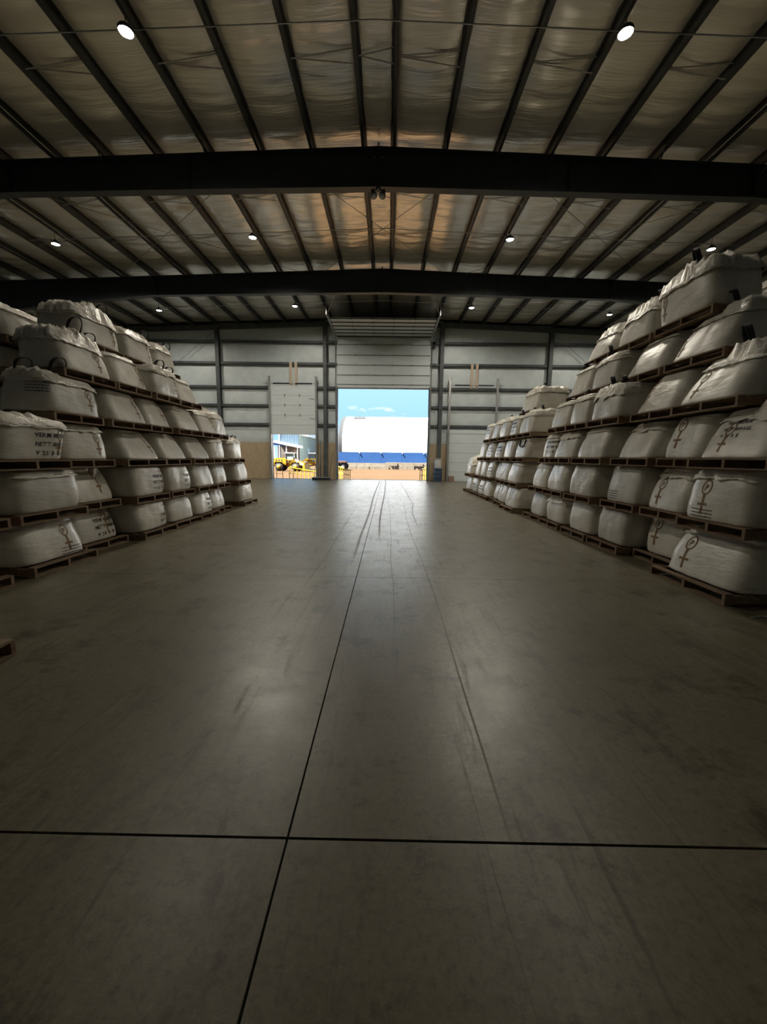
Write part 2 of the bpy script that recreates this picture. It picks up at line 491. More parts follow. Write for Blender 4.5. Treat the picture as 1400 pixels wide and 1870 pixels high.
# ------------------------------------------------------------------ roof beams (tapered I sections)
def beam_bottom(x):
    d = abs(x - RX)
    if d < 11: return 9.50 - .020 * d
    if d < 15: return 9.28 - .09 * (d - 11)
    return 8.92 - .12 * (d - 15)
def roof_beam(y, label, w=.26):
    root = struct(empty('roof_beam', (RX, y, 0)), label)
    def P(n, mb, mat):
        for k, v in enumerate(mb.v): mb.v[k] = (v[0] - RX, v[1] - y, v[2])
        return put(n, mb, mat, root)
    st = [XL + .3, RX - 15, RX - 11, RX, RX + 11, RX + 15, XR - .3]
    web = MB().prism([(x, beam_bottom(x)) for x in st] + [(x, pz(x)) for x in reversed(st)], 'y', y - .006, y + .006)
    P('web', web, 'steel_dark')
    for a, b in zip(st[:-1], st[1:]):
        P('lower_flange', MB().add([(a, y - w / 2, beam_bottom(a)), (b, y - w / 2, beam_bottom(b)), (b, y + w / 2, beam_bottom(b)), (a, y + w / 2, beam_bottom(a)),
                          (a, y - w / 2, beam_bottom(a) - .018), (b, y - w / 2, beam_bottom(b) - .018), (b, y + w / 2, beam_bottom(b) - .018), (a, y + w / 2, beam_bottom(a) - .018)],
                         [(0, 1, 2, 3), (4, 7, 6, 5), (0, 4, 5, 1), (1, 5, 6, 2), (2, 6, 7, 3), (3, 7, 4, 0)]), 'steel_flange')
    tops = [XL + .3, RX, XR - .3]
    for a, b in zip(tops[:-1], tops[1:]):
        P('upper_flange', MB().add([(a, y - w / 2, pz(a)), (b, y - w / 2, pz(b)), (b, y + w / 2, pz(b)), (a, y + w / 2, pz(a)),
                          (a, y - w / 2, pz(a) - .016), (b, y - w / 2, pz(b) - .016), (b, y + w / 2, pz(b) - .016), (a, y + w / 2, pz(a) - .016)],
                         [(0, 1, 2, 3), (4, 7, 6, 5), (0, 4, 5, 1), (1, 5, 6, 2), (2, 6, 7, 3), (3, 7, 4, 0)]), 'steel_dark')
    # ridge splice plates with bolts, web stiffeners
    for s in (-1, 1):
        P('splice_plate', MB().box(RX + s * .02 - .012, RX + s * .02 + .012, y - .12, y + .12, beam_bottom(RX) - .05, pz(RX) + .10), 'steel_dark')
        P('splice_bolt', MB().lathe([(.001, -.02), (.018, -.018), (.018, .018), (.001, .02)], (RX + s * .11, y - .02, 10.32), 8, 'y'), 'galvanised')
    for x in [RX + s * d for s in (-1, 1) for d in (5.6, 11.0)]:
        P('web_stiffener', MB().box(x - .006, x + .006, y - .11, y + .11, beam_bottom(x), pz(x) - .016), 'steel_dark')
    # flange braces up to the purlins
    for k in (1, 3, 5, 7):
        for x in (px_l[k], px_r[k]):
            P('flange_brace', MB().tube([(x, y - .02, beam_bottom(x) + .45), (x, y - .55, pz(x) + .06)], .018, 4), 'steel_dark')
    return root
roof_beam(FR[2], 'dark steel roof beam spanning the hall nearest the camera, twin floodlight below it')
roof_beam(FR[3], 'dark steel roof beam nearest to the end wall with the doors')
roof_beam(FR[1], 'dark steel roof beam overhead')
roof_beam(FR[0], 'dark steel roof beam behind the viewpoint')

# ------------------------------------------------------------------ side walls, wall behind the camera, side columns
def wall_plain(name, x0, x1, y0, y1, label):
    put_ = put(name, MB().box(x0, x1, y0, y1, 0, 10.4), 'wall_insulation'); struct(put_, label)
wall_plain('wall_left', XL - .2, XL, YB, YE, 'white insulated side wall behind the left pile')
wall_plain('wall_right', XR, XR + .2, YB, YE, 'white insulated side wall behind the right pile')
wall_plain('wall_front', XL - .2, XR + .2, YB - .2, YB, 'white insulated wall behind the viewpoint')
for y in FR:
    for x, s in ((XL + .02, 1), (XR - .02, -1)):
        c = struct(empty('wall_column', (x, y, 0)), 'dark steel column at the side wall')
        put('web', MB().prism([(0, 0), (s * .35, 0), (s * .75, 7.6), (s * .75, pz(x) - .02), (0, pz(x) - .02)], 'y', -.006, .006), 'steel_dark', c)
        put('flange', MB().add([(s * .35, -.13, 0), (s * .35, .13, 0), (s * .75, .13, 7.6), (s * .75, -.13, 7.6), (s * .36, -.13, 0), (s * .36, .13, 0), (s * .76, .13, 7.6), (s * .76, -.13, 7.6)],
                               [(0, 1, 2, 3), (4, 7, 6, 5), (0, 4, 5, 1), (1, 5, 6, 2), (2, 6, 7, 3), (3, 7, 4, 0)]), 'steel_dark', c)

# ------------------------------------------------------------------ end wall
wall = struct(empty('wall_back', (0, YE, 0)), 'white insulated end wall with dark steel girts and three doors')
def W(n, mb, mat, smooth=False):
    for k, v in enumerate(mb.v): mb.v[k] = (v[0], v[1] - YE, v[2])
    return put(n, mb, mat, wall, smooth)
holes = [(BD[0], BD[1], 0, BD[2]), (LD[0], LD[1], 0, LD[2])]
# outer skin with the two openings
yo0, yo1 = YE + .14, YE + .20
for x0, x1, z0, z1 in [(XL, LD[0], 0, 10.85), (LD[0], LD[1], LD[2], 10.85), (LD[1], BD[0], 0, 10.85), (BD[0], BD[1], BD[2], 10.85), (BD[1], XR, 0, 10.85)]:
    W('outer_sheet', MB().box(x0, x1, yo0, yo1, z0, z1), 'steel_flange')
GZ = [2.52, 3.73, 4.98, 6.19, 7.74, 9.12]
cols = [RX - 18.3, RX - 11.1, RX - 3.9, RX + 3.9, RX + 11.1, RX + 18.3]
vx = [XL] + cols + [XR]
bands = list(zip(GZ, GZ[1:] + [None]))
def cutout(x0, x1, z0, z1):
    """split a rectangle around the door openings"""
    rects = [(x0, x1, z0, z1)]
    for a, b, c, d in [(BD[0] - .02, BD[1] + .02, 0, 12), (LD[0], LD[1], 0, LD[2]), (RD[0], RD[1], 0, RD[2])]:
        out = []
        for r in rects:
            if r[1] <= a or r[0] >= b or r[3] <= c or r[2] >= d: out.append(r); continue
            if r[0] < a: out.append((r[0], a, r[2], r[3]))
            if r[1] > b: out.append((b, r[1], r[2], r[3]))
            m0, m1 = max(r[0], a), min(r[1], b)
            if r[2] < c: out.append((m0, m1, r[2], c))
            if r[3] > d: out.append((m0, m1, d, r[3]))
        rects = out
    return [r for r in rects if r[1] - r[0] > .03 and r[3] - r[2] > .03]
for z0, z1 in bands:
    for a, b in zip(vx[:-1], vx[1:]):
        top = z1 if z1 else min(pz(a), pz(b)) + .2
        for r in cutout(a, b, z0, top):
            def fn(u, v, r=r):
                x = r[0] + (r[1] - r[0]) * u; z = r[2] + (r[3] - r[2]) * v
                bl = min(1, 4 * v * (1 - v) * 1.3)
                return (x, YE + .12 - .05 * bl - .012 * mnoise.noise(Vector((x * 2.2, z * .6, r[2]))) * bl, z)
            W('insulation_panel', MB().grid(fn, max(4, int((r[1] - r[0]) * 5)), 8), 'wall_insulation', True)
for a, b in zip(vx[:-1], vx[1:]):
    for r in cutout(a, b, 0, 2.52):
        # plywood lining, one sheet per 1.22 m
        x = r[0]
        while x < r[1] - .02:
            x2 = min(x + 1.22, r[1])
            W('plywood_sheet', MB().box(x + .002, x2 - .002, YE + .02, YE + .04, r[2] + .01, r[3]), 'plywood'); x = x2
for z in GZ:
    for a, b in zip(vx[:-1], vx[1:]):
        for r in cutout(a + .12, b - .12, z - .08, z + .08):
            if z < 3 : continue
            if (LD[0] - .05 < (r[0] + r[1]) / 2 < LD[1]) and z < LD[2]: continue
            mb = MB().box(r[0], r[1], YE - .12, YE + .08, r[3] - .012, r[3]).box(r[0], r[1], YE - .12, YE - .11, r[2], r[3]).box(r[0], r[1], YE - .12, YE - .06, r[2], r[2] + .012)
            W('girt', mb, 'girt_steel')
for x in cols:
    c = MB().box(x - .125, x + .125, YE - .22, YE - .205, 0, pz(x)).box(x - .125, x + .125, YE + .04, YE + .055, 0, pz(x)).box(x - .006, x + .006, YE - .21, YE + .05, 0, pz(x))
    W('column', c, 'girt_steel')
# end rafter
W('end_rafter', MB().add([(XL, YE - .2, pz(XL)), (RX, YE - .2, pz(RX)), (XR, YE - .2, pz(XR)), (XR, YE - .2, pz(XR) - .26), (RX, YE - .2, pz(RX) - .26), (XL, YE - .2, pz(XL) - .26),
                          (XL, YE + .05, pz(XL)), (RX, YE + .05, pz(RX)), (XR, YE + .05, pz(XR)), (XR, YE + .05, pz(XR) - .26), (RX, YE + .05, pz(RX) - .26), (XL, YE + .05, pz(XL) - .26)],
                         [(0, 1, 4, 5), (1, 2, 3, 4), (6, 11, 10, 7), (7, 10, 9, 8), (5, 4, 10, 11), (4, 3, 9, 10), (0, 6, 7, 1), (1, 7, 8, 2)]), 'girt_steel')
for a, b in (((-18.4, YE - .26, 4.3), (cols[1] - .1, YE - .26, 9.7)), ((17.6, YE - .26, 4.3), (cols[4] + .1, YE - .26, 9.7))):
    W('brace_rod', MB().tube([a, b], .012, 6), 'girt_steel')
# jambs of the two openings
for x0, x1, zt in (BD, LD, RD):
    for xx in ((x0 - .10, x0), (x1, x1 + .10)):
        W('door_jamb', MB().box(xx[0], xx[1], YE - .10, YE + .20, 0, zt + .1), 'girt_steel')
    W('door_header', MB().box(x0 - .10, x1 + .10, YE + .03, YE + .20, zt, zt + .14), 'girt_steel')
# pairs of boards that carry the door springs
for xa in (-6.69, -6.34):
    W('spring_board', MB().box(xa, xa + .17, YE - .16, YE - .122, 6.30, 7.82), 'lumber')
for xa in (5.45, 5.78):
    W('spring_board', MB().box(xa, xa + .17, YE - .16, YE - .122, 6.24, 7.80), 'lumber')

# ------------------------------------------------------------------ doors
def seamed(parent, name, x0, x1, y, z0, z1, off):
    g = .006
    mb = MB().box(x0, x1, y - .02, y + .025, z0 + g, z1 - g)
    for k, v in enumerate(mb.v): mb.v[k] = (v[0] - off[0], v[1] - off[1], v[2] - off[2])
    return put(name, mb, 'door_steel', parent)
def sub(mb, off):
    for k, v in enumerate(mb.v): mb.v[k] = (v[0] - off[0], v[1] - off[1], v[2] - off[2])
    return mb
# big sectional door, raised
oc = (RX, YE - .2, 0)
d1 = struct(empty('door_1', oc), 'big white sectional door, raised and turned in under the roof')
x0, x1 = BD[0] - .02, BD[1] + .02
zs = [6.20, 6.42, 7.03, 7.67, 8.30, 8.96, 9.44]
yd = YE - .17
for a, b in zip(zs[:-1], zs[1:]):
    seamed(d1, 'door_panel', x0, x1, yd, a, b, oc)
for z in zs[1:-1]:
    put('panel_strut', sub(MB().box(x0, x1, yd - .055, yd - .02, z - .02, z + .02), oc), 'dull_galvanised', d1)
    for k in range(4):
        xx = x0 + (x1 - x0) * (k + 1) / 5
        put('hinge', sub(MB().box(xx - .03, xx + .03, yd - .075, yd - .02, z - .05, z + .05), oc), 'dull_galvanised', d1)
yo = [26.95, 26.33, 25.71, 25.09, 24.47, 23.85]
zo = [9.47 + .012 * i for i in range(6)]
for i in range(5):
    g = .006
    mb = MB().add([(x0, yo[i] - g, zo[i]), (x1, yo[i] - g, zo[i]), (x1, yo[i + 1] + g, zo[i + 1]), (x0, yo[i + 1] + g, zo[i + 1]),
                   (x0, yo[i] - g, zo[i] + .045), (x1, yo[i] - g, zo[i] + .045), (x1, yo[i + 1] + g, zo[i + 1] + .045), (x0, yo[i + 1] + g, zo[i + 1] + .045)],
                  [(0, 1, 2, 3), (4, 7, 6, 5), (0, 4, 5, 1), (1, 5, 6, 2), (2, 6, 7, 3), (3, 7, 4, 0)])
    put('door_panel', sub(mb, oc), 'door_steel', d1)
for i in range(6):
    put('panel_strut', sub(MB().box(x0, x1, yo[i] - .02, yo[i] + .02, zo[i] - .05, zo[i] - .005), oc), 'girt_steel', d1)
    for k in range(4):
        xx = x0 + (x1 - x0) * (k + 1) / 5
        put('hinge', sub(MB().box(xx - .04, xx + .04, yo[i] - .06, yo[i] + .06, zo[i] - .06, zo[i] - .004), oc), 'girt_steel', d1)
for s, xx in ((-1, BD[0] - .10), (1, BD[1] + .10)):
    tp = [(xx, yd - .06, .05), (xx, yd - .06, 8.9), (xx, yd - .16, 9.2), (xx, yd - .42, 9.44), (xx, yd - .8, 9.5), (xx, 23.4, 9.58)]
    put('track', sub(MB().tube(tp, .04, 4), oc), 'galvanised', d1)
    put('track_hanger', sub(MB().tube([(xx + s * .05, 23.45, 9.58), (xx + s * .05, 23.3, 10.5)], .028, 4), oc), 'galvanised', d1)
    put('track_hanger', sub(MB().tube([(xx + s * .05, 23.45, 9.58), (xx - s * .7, 22.6, 10.5)], .028, 4), oc), 'galvanised', d1)
    put('track_hanger', sub(MB().tube([(xx + s * .06, 26.6, 9.5), (xx + s * .06, 23.45, 9.62)], .035, 4), oc), 'galvanised', d1)
put('bottom_seal', sub(MB().box(x0, x1, yd - .03, yd + .03, 6.155, 6.20), oc), 'rail_black', d1)
put('motor_box', sub(MB().box(3.02, 3.22, YE - .5, YE - .24, 8.95, 9.35), oc), 'steel_dark', d1)
put('drive_chain', sub(MB().tube([(3.12, YE - .35, 8.95), (3.12, YE - .35, 1.2)], .01, 4), oc), 'galvanised', d1)
# small door, half raised
oc = ((LD[0] + LD[1]) / 2, YE - .2, 0)
d2 = struct(empty('door_2', oc), 'small white sectional door raised halfway, with two rows of bolts')
zs = [3.05, 3.70, 4.35, 5.0, 5.65, 6.30]
for a, b in zip(zs[:-1], zs[1:]): seamed(d2, 'door_panel', LD[0] + .0, LD[1] - .0, YE - .17, a, b, oc)
for z in (4.35, 5.0, 5.65):
    for k in (1, 2):
        xx = LD[0] + (LD[1] - LD[0]) * k / 3 - .05
        put('hinge', sub(MB().box(xx - .035, xx + .035, YE - .225, YE - .185, z - .09, z + .09), oc), 'dull_galvanised', d2)
for z in (4.15, 5.45):
    put('handle_bar', sub(MB().tube([(LD[1] - .42, YE - .22, z), (LD[1] - .08, YE - .22, z), (LD[1] - .06, YE - .22, z - .12)], .014, 5), oc), 'galvanised', d2)
for xx in (LD[0] - .06, LD[1] + .06):
    put('track', sub(MB().box(xx - .06, xx + .06, YE - .26, YE - .14, 0, 6.9), oc), 'dull_galvanised', d2)
for a, b in ((LD[0] + .2, LD[0] + 1.3), (LD[1] - 1.3, LD[1] - .2)):
    put('spring', sub(MB().lathe([(.001, a), (.045, a), (.045, b), (.001, b)], (0, YE - .25, 6.42), 10, 'x'), oc), 'steel_dark', d2, True)
put('shaft', sub(MB().tube([(LD[0] - .45, YE - .25, 6.42), (LD[1] + .3, YE - .25, 6.42)], .016, 6), oc), 'dull_galvanised', d2)
# small door, shut
oc = ((RD[0] + RD[1]) / 2, YE - .2, 0)
d3 = struct(empty('door_3', oc), 'small white sectional door, shut, half hidden behind the right pile')
zs = [0, .65, 1.3, 1.95, 2.6, 3.25]
for a, b in zip(zs[:-1], zs[1:]): seamed(d3, 'door_panel', RD[0], RD[1], YE - .06, a, b, oc)
put('head_trim', sub(MB().box(RD[0] - .1, RD[1] + .1, YE - .10, YE - .03, 3.25, 3.5), oc), 'door_steel', d3)
for xx in (RD[0] - .08, RD[1] + .08):
    put('track', sub(MB().box(xx - .07, xx + .07, YE - .26, YE - .14, 0, 6.9), oc), 'galvanised', d3)
for a, b in ((4.42, 5.40), (5.98, 6.98)):
    put('spring', sub(MB().lathe([(.001, a), (.045, a), (.045, b), (.001, b)], (0, YE - .25, 6.42), 10, 'x'), oc), 'steel_dark', d3, True)
put('shaft', sub(MB().tube([(RD[0] - .3, YE - .25, 6.42), (RD[1] + .5, YE - .25, 6.42)], .016, 6), oc), 'dull_galvanised', d3)
portal('big_door_portal', BD[0], BD[1], 0, BD[2])
portal('small_door_portal', LD[0], LD[1], 0, LD[2])

# ------------------------------------------------------------------ high-bay lamps, each with its own light
def lamp_meshes():
    h = MB().lathe([(.001, .10), (.05, .10), (.06, .05), (.13, .03), (.15, 0), (.15, -.06), (.14, -.06), (.14, -.028), (.001, -.028)], k=20).mesh('lamp_housing', True)
    l = MB().lathe([(.001, -.031), (.135, -.031), (.135, -.045), (.001, -.05)], k=20).mesh('lamp_lens', True)
    c = MB().tube([(0, 0, .10), (0, 0, .41)], .008, 5).mesh('lamp_cord')
    h.materials.append(MATS['lamp_housing']); l.materials.append(MATS['lamp_lens']); c.materials.append(MATS['cable_black'])
    return h, l, c
LH, LL, LC = lamp_meshes()
def lamp(x, y, label):
    z = pz(x) - .22
    r = tag(empty('high_bay_lamp', (x, y, z)), label, 'lamp', 'high-bay lamps under the roof')
    link('housing', LH, None, r); link('lens', LL, None, r); link('hanging_cord', LC, None, r)
    d = bpy.data.lights.new('lamp_light', 'SPOT'); d.energy = LAMP_WATT[y]; d.color = (1, .92, .77); d.shadow_soft_size = .17
    d.spot_size = math.radians(172); d.spot_blend = .6
    lo = bpy.data.objects.new('lamp_light', d); COL.objects.link(lo); lo.parent = r; lo.location = (0, 0, -.09)
pos = {9.15: 'in the nearest roof bay', 16.65: 'in the middle roof bay', 23.7: 'in the last roof bay before the doors'}
for y, w in pos.items():
    for dx, s in ((-12.9, 'far left'), (-5.05, 'left of the ridge'), (5.05, 'right of the ridge'), (12.9, 'far right')):
        if y < 10 and abs(dx) > 8: continue
        lamp(RX + dx, y, f'glowing round high-bay lamp {w}, {s}')

# twin floodlight under the nearest beam
fl = tag(empty('twin_floodlight', (-.40, 12.70, 9.46)), 'black twin-head floodlight hanging under the middle of the nearest roof beam', 'floodlight')
put('mount', MB().lathe([(.001, .02), (.07, .02), (.07, -.05), (.001, -.06)], k=12), 'lamp_housing', fl, True)
for s, lab in ((-1, None), (1, None)):
    h = put('head', MB().lathe([(.001, .10), (.05, .09), (.06, .02), (.105, -.10), (.105, -.13), (.001, -.12)], k=14), 'lamp_housing', fl, True, loc=(s * .15, -.05, -.17), rot=(-.35, s * .25, 0))
    put('lens', MB().lathe([(.001, -.121), (.095, -.131), (.001, -.134)], k=14), 'drum_grey', h, True)
    put('bracket', MB().tube([(s * .03, 0, -.04), (s * .14, -.03, -.10)], .02, 6), 'lamp_housing', fl)
put('sensor', MB().box(-.03, .03, -.09, -.01, -.17, -.07), 'sheet_white', fl)
put('cable_loop', MB().tube([(-.13, .0, -.06), (-.12, 0, .04), (-.07, 0, .10), (-.02, 0, .06), (-.01, 0, -.02)], .008, 5), 'cable_black', fl)

# ------------------------------------------------------------------ pallets
def pallet_meshes(w, d):
    """boards run along y (length w), stringers along x (length d)"""
    m = {}
    m['deck_board'] = MB().box(-.05, .05, -w / 2, w / 2, .110, .128).mesh('deck_board')
    m['bottom_board'] = MB().box(-.05, .05, -w / 2, w / 2, 0, .018).mesh('bottom_board')
    m['stringer'] = MB().box(-d / 2, d / 2, -.019, .019, .0185, .1095).mesh('stringer')
    for k in m.values(): k.materials.append(MATS['pallet_wood'])
    return m
PM_CACHE = {}
def pallet(x, y, z, w, d, rz, label, group=None):
    key = (round(w, 1), round(d, 1))
    if key not in PM_CACHE: PM_CACHE[key] = pallet_meshes(*key)
    m = PM_CACHE[key]; w, d = key
    r = tag(empty('pallet', (x, y, z), (0, 0, rz)), label, 'pallet', group)
    for i in range(6): link('deck_board', m['deck_board'], None, r, (-d / 2 + .05 + (d - .1) * i / 5, 0, 0))
    for i in range(3): link('bottom_board', m['bottom_board'], None, r, (-d / 2 + .05 + (d - .1) * i / 2, 0, 0))
    for i in range(3): link('stringer', m['stringer'], None, r, (0, -w / 2 + .019 + (w - .038) * i / 2, 0))
    return r

# ------------------------------------------------------------------ printed marks (flat shapes that are wrapped onto a bag face)
def text_shape(s, size, stencil=True):
    """triangles of a line of text, bold and with stencil bridges, as 2D points"""
    out_v, out_f = [], []
    x = 0
    for ch in s:
        if ch == ' ': x += size * .5; continue
        cu = bpy.data.curves.new('glyph', 'FONT'); cu.body = ch; cu.size = size * 1.35; cu.offset = size * .035; cu.resolution_u = 2
        ob = bpy.data.objects.new('glyph', cu); COL.objects.link(ob)
        dg = bpy.context.evaluated_depsgraph_get()
        me = bpy.data.meshes.new_from_object(ob.evaluated_get(dg))
        bm = bmesh.new(); bm.from_mesh(me)
        xs_ = [v.co.x for v in bm.verts]
        if xs_:
            a, b = min(xs_), max(xs_); mid = (a + b) / 2; g = size * .045
            if stencil and b - a > size * .3:
                for c in (mid - g, mid + g):
                    bmesh.ops.bisect_plane(bm, geom=bm.verts[:] + bm.edges[:] + bm.faces[:], plane_co=(c, 0, 0), plane_no=(1, 0, 0))
                kill = [f for f in bm.faces if abs(f.calc_center_median().x - mid) < g]
                bmesh.ops.delete(bm, geom=kill, context='FACES')
            bmesh.ops.triangulate(bm, faces=bm.faces[:])
            bm.verts.index_update()
            o = len(out_v)
            out_v += [(v.co.x - a + x, v.co.y) for v in bm.verts]
            out_f += [tuple(v.index + o for v in f.verts) for f in bm.faces]
            x += (b - a) + size * .14
        bm.free(); bpy.data.objects.remove(ob); bpy.data.curves.remove(cu); bpy.data.meshes.remove(me)
    return out_v, out_f, x
def shape_cat(parts):
    V, F = [], []
    for v, f, dx, dy in parts:
        o = len(V); V += [(a + dx, b + dy) for a, b in v]; F += [tuple(i + o for i in t) for t in f]
    return V, F
def ring2d(rx, ry, t, k=40):
    v = []; f = []
    for j in range(k):
        a = 2 * math.pi * j / k
        v += [(rx * math.cos(a), ry * math.sin(a)), ((rx - t) * math.cos(a), (ry - t) * math.sin(a))]
    for j in range(k):
        n_ = (j + 1) % k
        f.append((2 * j, 2 * n_, 2 * n_ + 1, 2 * j + 1))
    return v, f
def bar2d(x0, x1, y0, y1, n=6, flare=0):
    v = []; f = []
    vert = (y1 - y0) > (x1 - x0)
    for i in range(n + 1):
        t = i / n
        fl_ = flare * abs(2 * t - 1)
        if vert:
            y = y0 + (y1 - y0) * t; v += [(x0 - fl_, y), (x1 + fl_, y)]
        else:
            x = x0 + (x1 - x0) * t; v += [(x, y1 + fl_), (x, y0 - fl_)]
    for i in range(n):
        f.append((2 * i, 2 * i + 1, 2 * i + 3, 2 * i + 2))
    return v, f
tP = text_shape('P', .10, False)
def make_logo():
    # ring with a letter, stem and crossbar below; origin at the ring's centre
    parts = [(*ring2d(.092, .112, .021), 0, 0), (tP[0], tP[1], -tP[2] / 2 + .007, -.052)]
    parts.append((*bar2d(-.015, .015, -.40, -.105, 10, .006), 0, 0))
    parts.append((*bar2d(-.085, .085, -.272, -.242, 6, .006), 0, 0))
    return shape_cat(parts)
LOGO = make_logo()
L_VERM = [text_shape('VERM MEDIUM', .062), text_shape('NETT 1000 KGS', .062), text_shape('V 23/ B  B', .062)]
def make_stencil():
    parts = []
    for k, (v, f, w) in enumerate(L_VERM):
        parts.append((v, f, -.26 + .02 * k, -.125 * k))
    return shape_cat(parts)
STENCIL = make_stencil()
def make_smallprint():
    parts = []; r = random.Random(3)
    for k in range(4):
        x = -.16
        while x < .16:
            w = r.uniform(.012, .05)
            parts.append((*bar2d(x, min(x + w, .17), -.006, .006, 2), 0, -.042 * k)); x += w + .010
    return shape_cat(parts)
SMALL = make_smallprint()

# ------------------------------------------------------------------ bulk bags
def nz3(x, y, z): return mnoise.noise(Vector((x, y, z)))
class Bag:
    def __init__(s, wx, wy, h, taper, lean, seed, bulge=.05, skew=0):
        s.A, s.B, s.h, s.tp, s.lean, s.seed, s.bulge, s.skew = wx / 2, wy / 2, h, taper, lean, seed, bulge, skew
        # arc length table around the mid height outline, zero in the middle of the aisle face
        s.tab = []; L = 0; prev = None; n = 240
        for i in range(n + 1):
            th = math.pi * (2 * i / n - 1)
            p = s.outline(th)
            if prev: L += math.hypot(p[0] - prev[0], p[1] - prev[1])
            s.tab.append((L, th)); prev = p
        mid = s.tab[n // 2][0]
        s.tab = [(l - mid, t) for l, t in s.tab]
    def outline(s, th):
        c, q = math.cos(th), math.sin(th); n = 6.0
        r = (abs(c) ** n + abs(q) ** n) ** (-1 / n)
        return (s.A * c * r, s.B * q * r)
    def prof(s, t):
        b = 1 + s.bulge * math.sin(math.pi * min(1, t * 1.15))
        f = b * (1 - s.tp * t)
        if t < .07: f *= .975 + .025 * math.sqrt(max(0, 1 - (1 - t / .07) ** 2))
        if t > .88: f *= .925 + .075 * math.sqrt(max(0, 1 - ((t - .88) / .12) ** 2))
        return f
    def P(s, th, t, out=0):
        x, y = s.outline(th); f = s.prof(t)
        e = s.seed * 7.13
        d = .020 * nz3(math.cos(th) * 1.3 + e, math.sin(th) * 1.3, t * 1.4) + .008 * nz3(math.cos(th) * 4 + e, math.sin(th) * 4, t * 3.5)
        gat = max(0, (t - .7) / .3) ** 2 + max(0, (.12 - t) / .12) ** 2 * .5
        d += .012 * gat * nz3(math.cos(th) * 9 + e, math.sin(th) * 9, t * 2)
        k = f + (d + out) / max(s.A, .3)
        return Vector((x * k - s.lean * t, y * k + s.skew * t, s.h * t))
    def theta(s, arc):
        tb = s.tab
        lo, hi = 0, len(tb) - 1
        if arc <= tb[0][0]: return tb[0][1]
        if arc >= tb[-1][0]: return tb[-1][1]
        while hi - lo > 1:
            m = (lo + hi) // 2
            if tb[m][0] <= arc: lo = m
            else: hi = m
        a, b = tb[lo], tb[hi]
        return a[1] + (b[1] - a[1]) * (arc - a[0]) / (b[0] - a[0])
    def body(s):
        k = 64
        ts = [0, .015, .04, .08, .14, .22, .3, .38, .46, .54, .62, .70, .77, .83, .88, .92, .955, .98, 1]
        vs = []; fs = []
        for t in ts:
            for j in range(k): vs.append(s.P(2 * math.pi * j / k, t))
        top = len(ts) - 1
        rr = [.84, .66, .46, .25]
        c = Vector((-s.lean, s.skew, s.h))
        for q in rr:
            for j in range(k):
                p = s.P(2 * math.pi * j / k, 1)
                v = c + (p - c) * q; v.z = s.h + .012 * (1 - q) + .010 * nz3(v.x * 5 + s.seed, v.y * 5, 2) - .004
                vs.append(v)
        m = len(ts) + len(rr)
        for i in range(m - 1):
            for j in range(k): fs.append((i * k + j, i * k + (j + 1) % k, (i + 1) * k + (j + 1) % k, (i + 1) * k + j))
        fs.append(tuple(range((m - 1) * k, m * k))); fs.append(tuple(range(k - 1, -1, -1)))
        return MB().add(vs, fs)
    def cover(s, hang, crumple, peak, pa=0.0, pb=0.0, width=.35, flat=True, lo=None, hi=None, lids=()):
        """loose crumpled top sheet; hang = how far it falls over the shoulder on the sides between angles lo..hi"""
        k = 112; vs = []; fs = []; e = s.seed * 3.7
        c = Vector((-s.lean, s.skew, s.h))
        pk = c + Vector((pa * s.A * .8, pb * s.B * .8, 0))
        R = [0.02, .12, .24, .36, .48, .6, .72, .82, .9, .96, 1.0]
        H = [.12, .3, .5, .7, .86, 1.0]
        def ztop(v):
            d2 = ((v.x - pk.x) ** 2 + (v.y - pk.y) ** 2) / (width * width)
            n1 = nz3(v.x * 4.5 + e, v.y * 4.5, 1.3); n2 = abs(nz3(v.x * 9 + e, v.y * 9, 5.1)); n3 = abs(nz3(v.x * 19 + e, v.y * 19, 8.1))
            an = math.atan2(v.y - pk.y, v.x - pk.x); dd = math.sqrt(d2)
            fold = abs(nz3(math.cos(an) * 3.2 + e, math.sin(an) * 3.2, dd * .4)) + .5 * abs(nz3(math.cos(an) * 7 + e, math.sin(an) * 7, 4 + dd * .5))
            z = crumple * (.4 * n1 + .8 * n2 + .5 * n3) + peak * math.exp(-1.1 * dd) + (crumple * 1.3 + peak * .35) * (fold - .35) * math.exp(-dd * .8)
            if flat: z = min(z, .0)
            for (a0, a1, b0, b1) in lids:
                q = max(a0 - v.x, v.x - a1, b0 - v.y, v.y - b1)
                if q < .16: z = min(z, -.006 + max(0, z + .006) * max(0, q / .16))
            return z
        for r in R:
            for j in range(k):
                th = 2 * math.pi * j / k
                p = s.P(th, .97, .012); p.z = s.h
                v = c + (p - c) * r
                v.z = s.h + .004 + ztop(v) - (.05 * max(0, (r - .8) / .2) ** 2)
                vs.append(v)
        for q in H:
            for j in range(k):
                th = 2 * math.pi * j / k
                w = 1.0
                if lo is not None:
                    a = (th - (lo + hi) / 2 + math.pi) % (2 * math.pi) - math.pi
                    hw = (hi - lo) / 2
                    w = max(.12, min(1, 1.25 - (abs(a) / hw) ** 2))
                hem = hang * w * (1 + .5 * nz3(math.cos(th) * 4 + e, math.sin(th) * 4, 3.3) + .25 * nz3(math.cos(th) * 11 + e, math.sin(th) * 11, 6))
                t = .97 - (hem * q + .03 * q) / s.h
                fold = .02 + .030 * q * abs(nz3(math.cos(th) * 13 + e, math.sin(th) * 13, q * 1.5)) + crumple * .35 * abs(nz3(math.cos(th) * 7 + e, math.sin(th) * 7, q * 4))
                p = s.P(th, max(.3, t), fold)
                p.z -= .045 - .03 * q
                vs.append(p)
        m = len(R) + len(H)
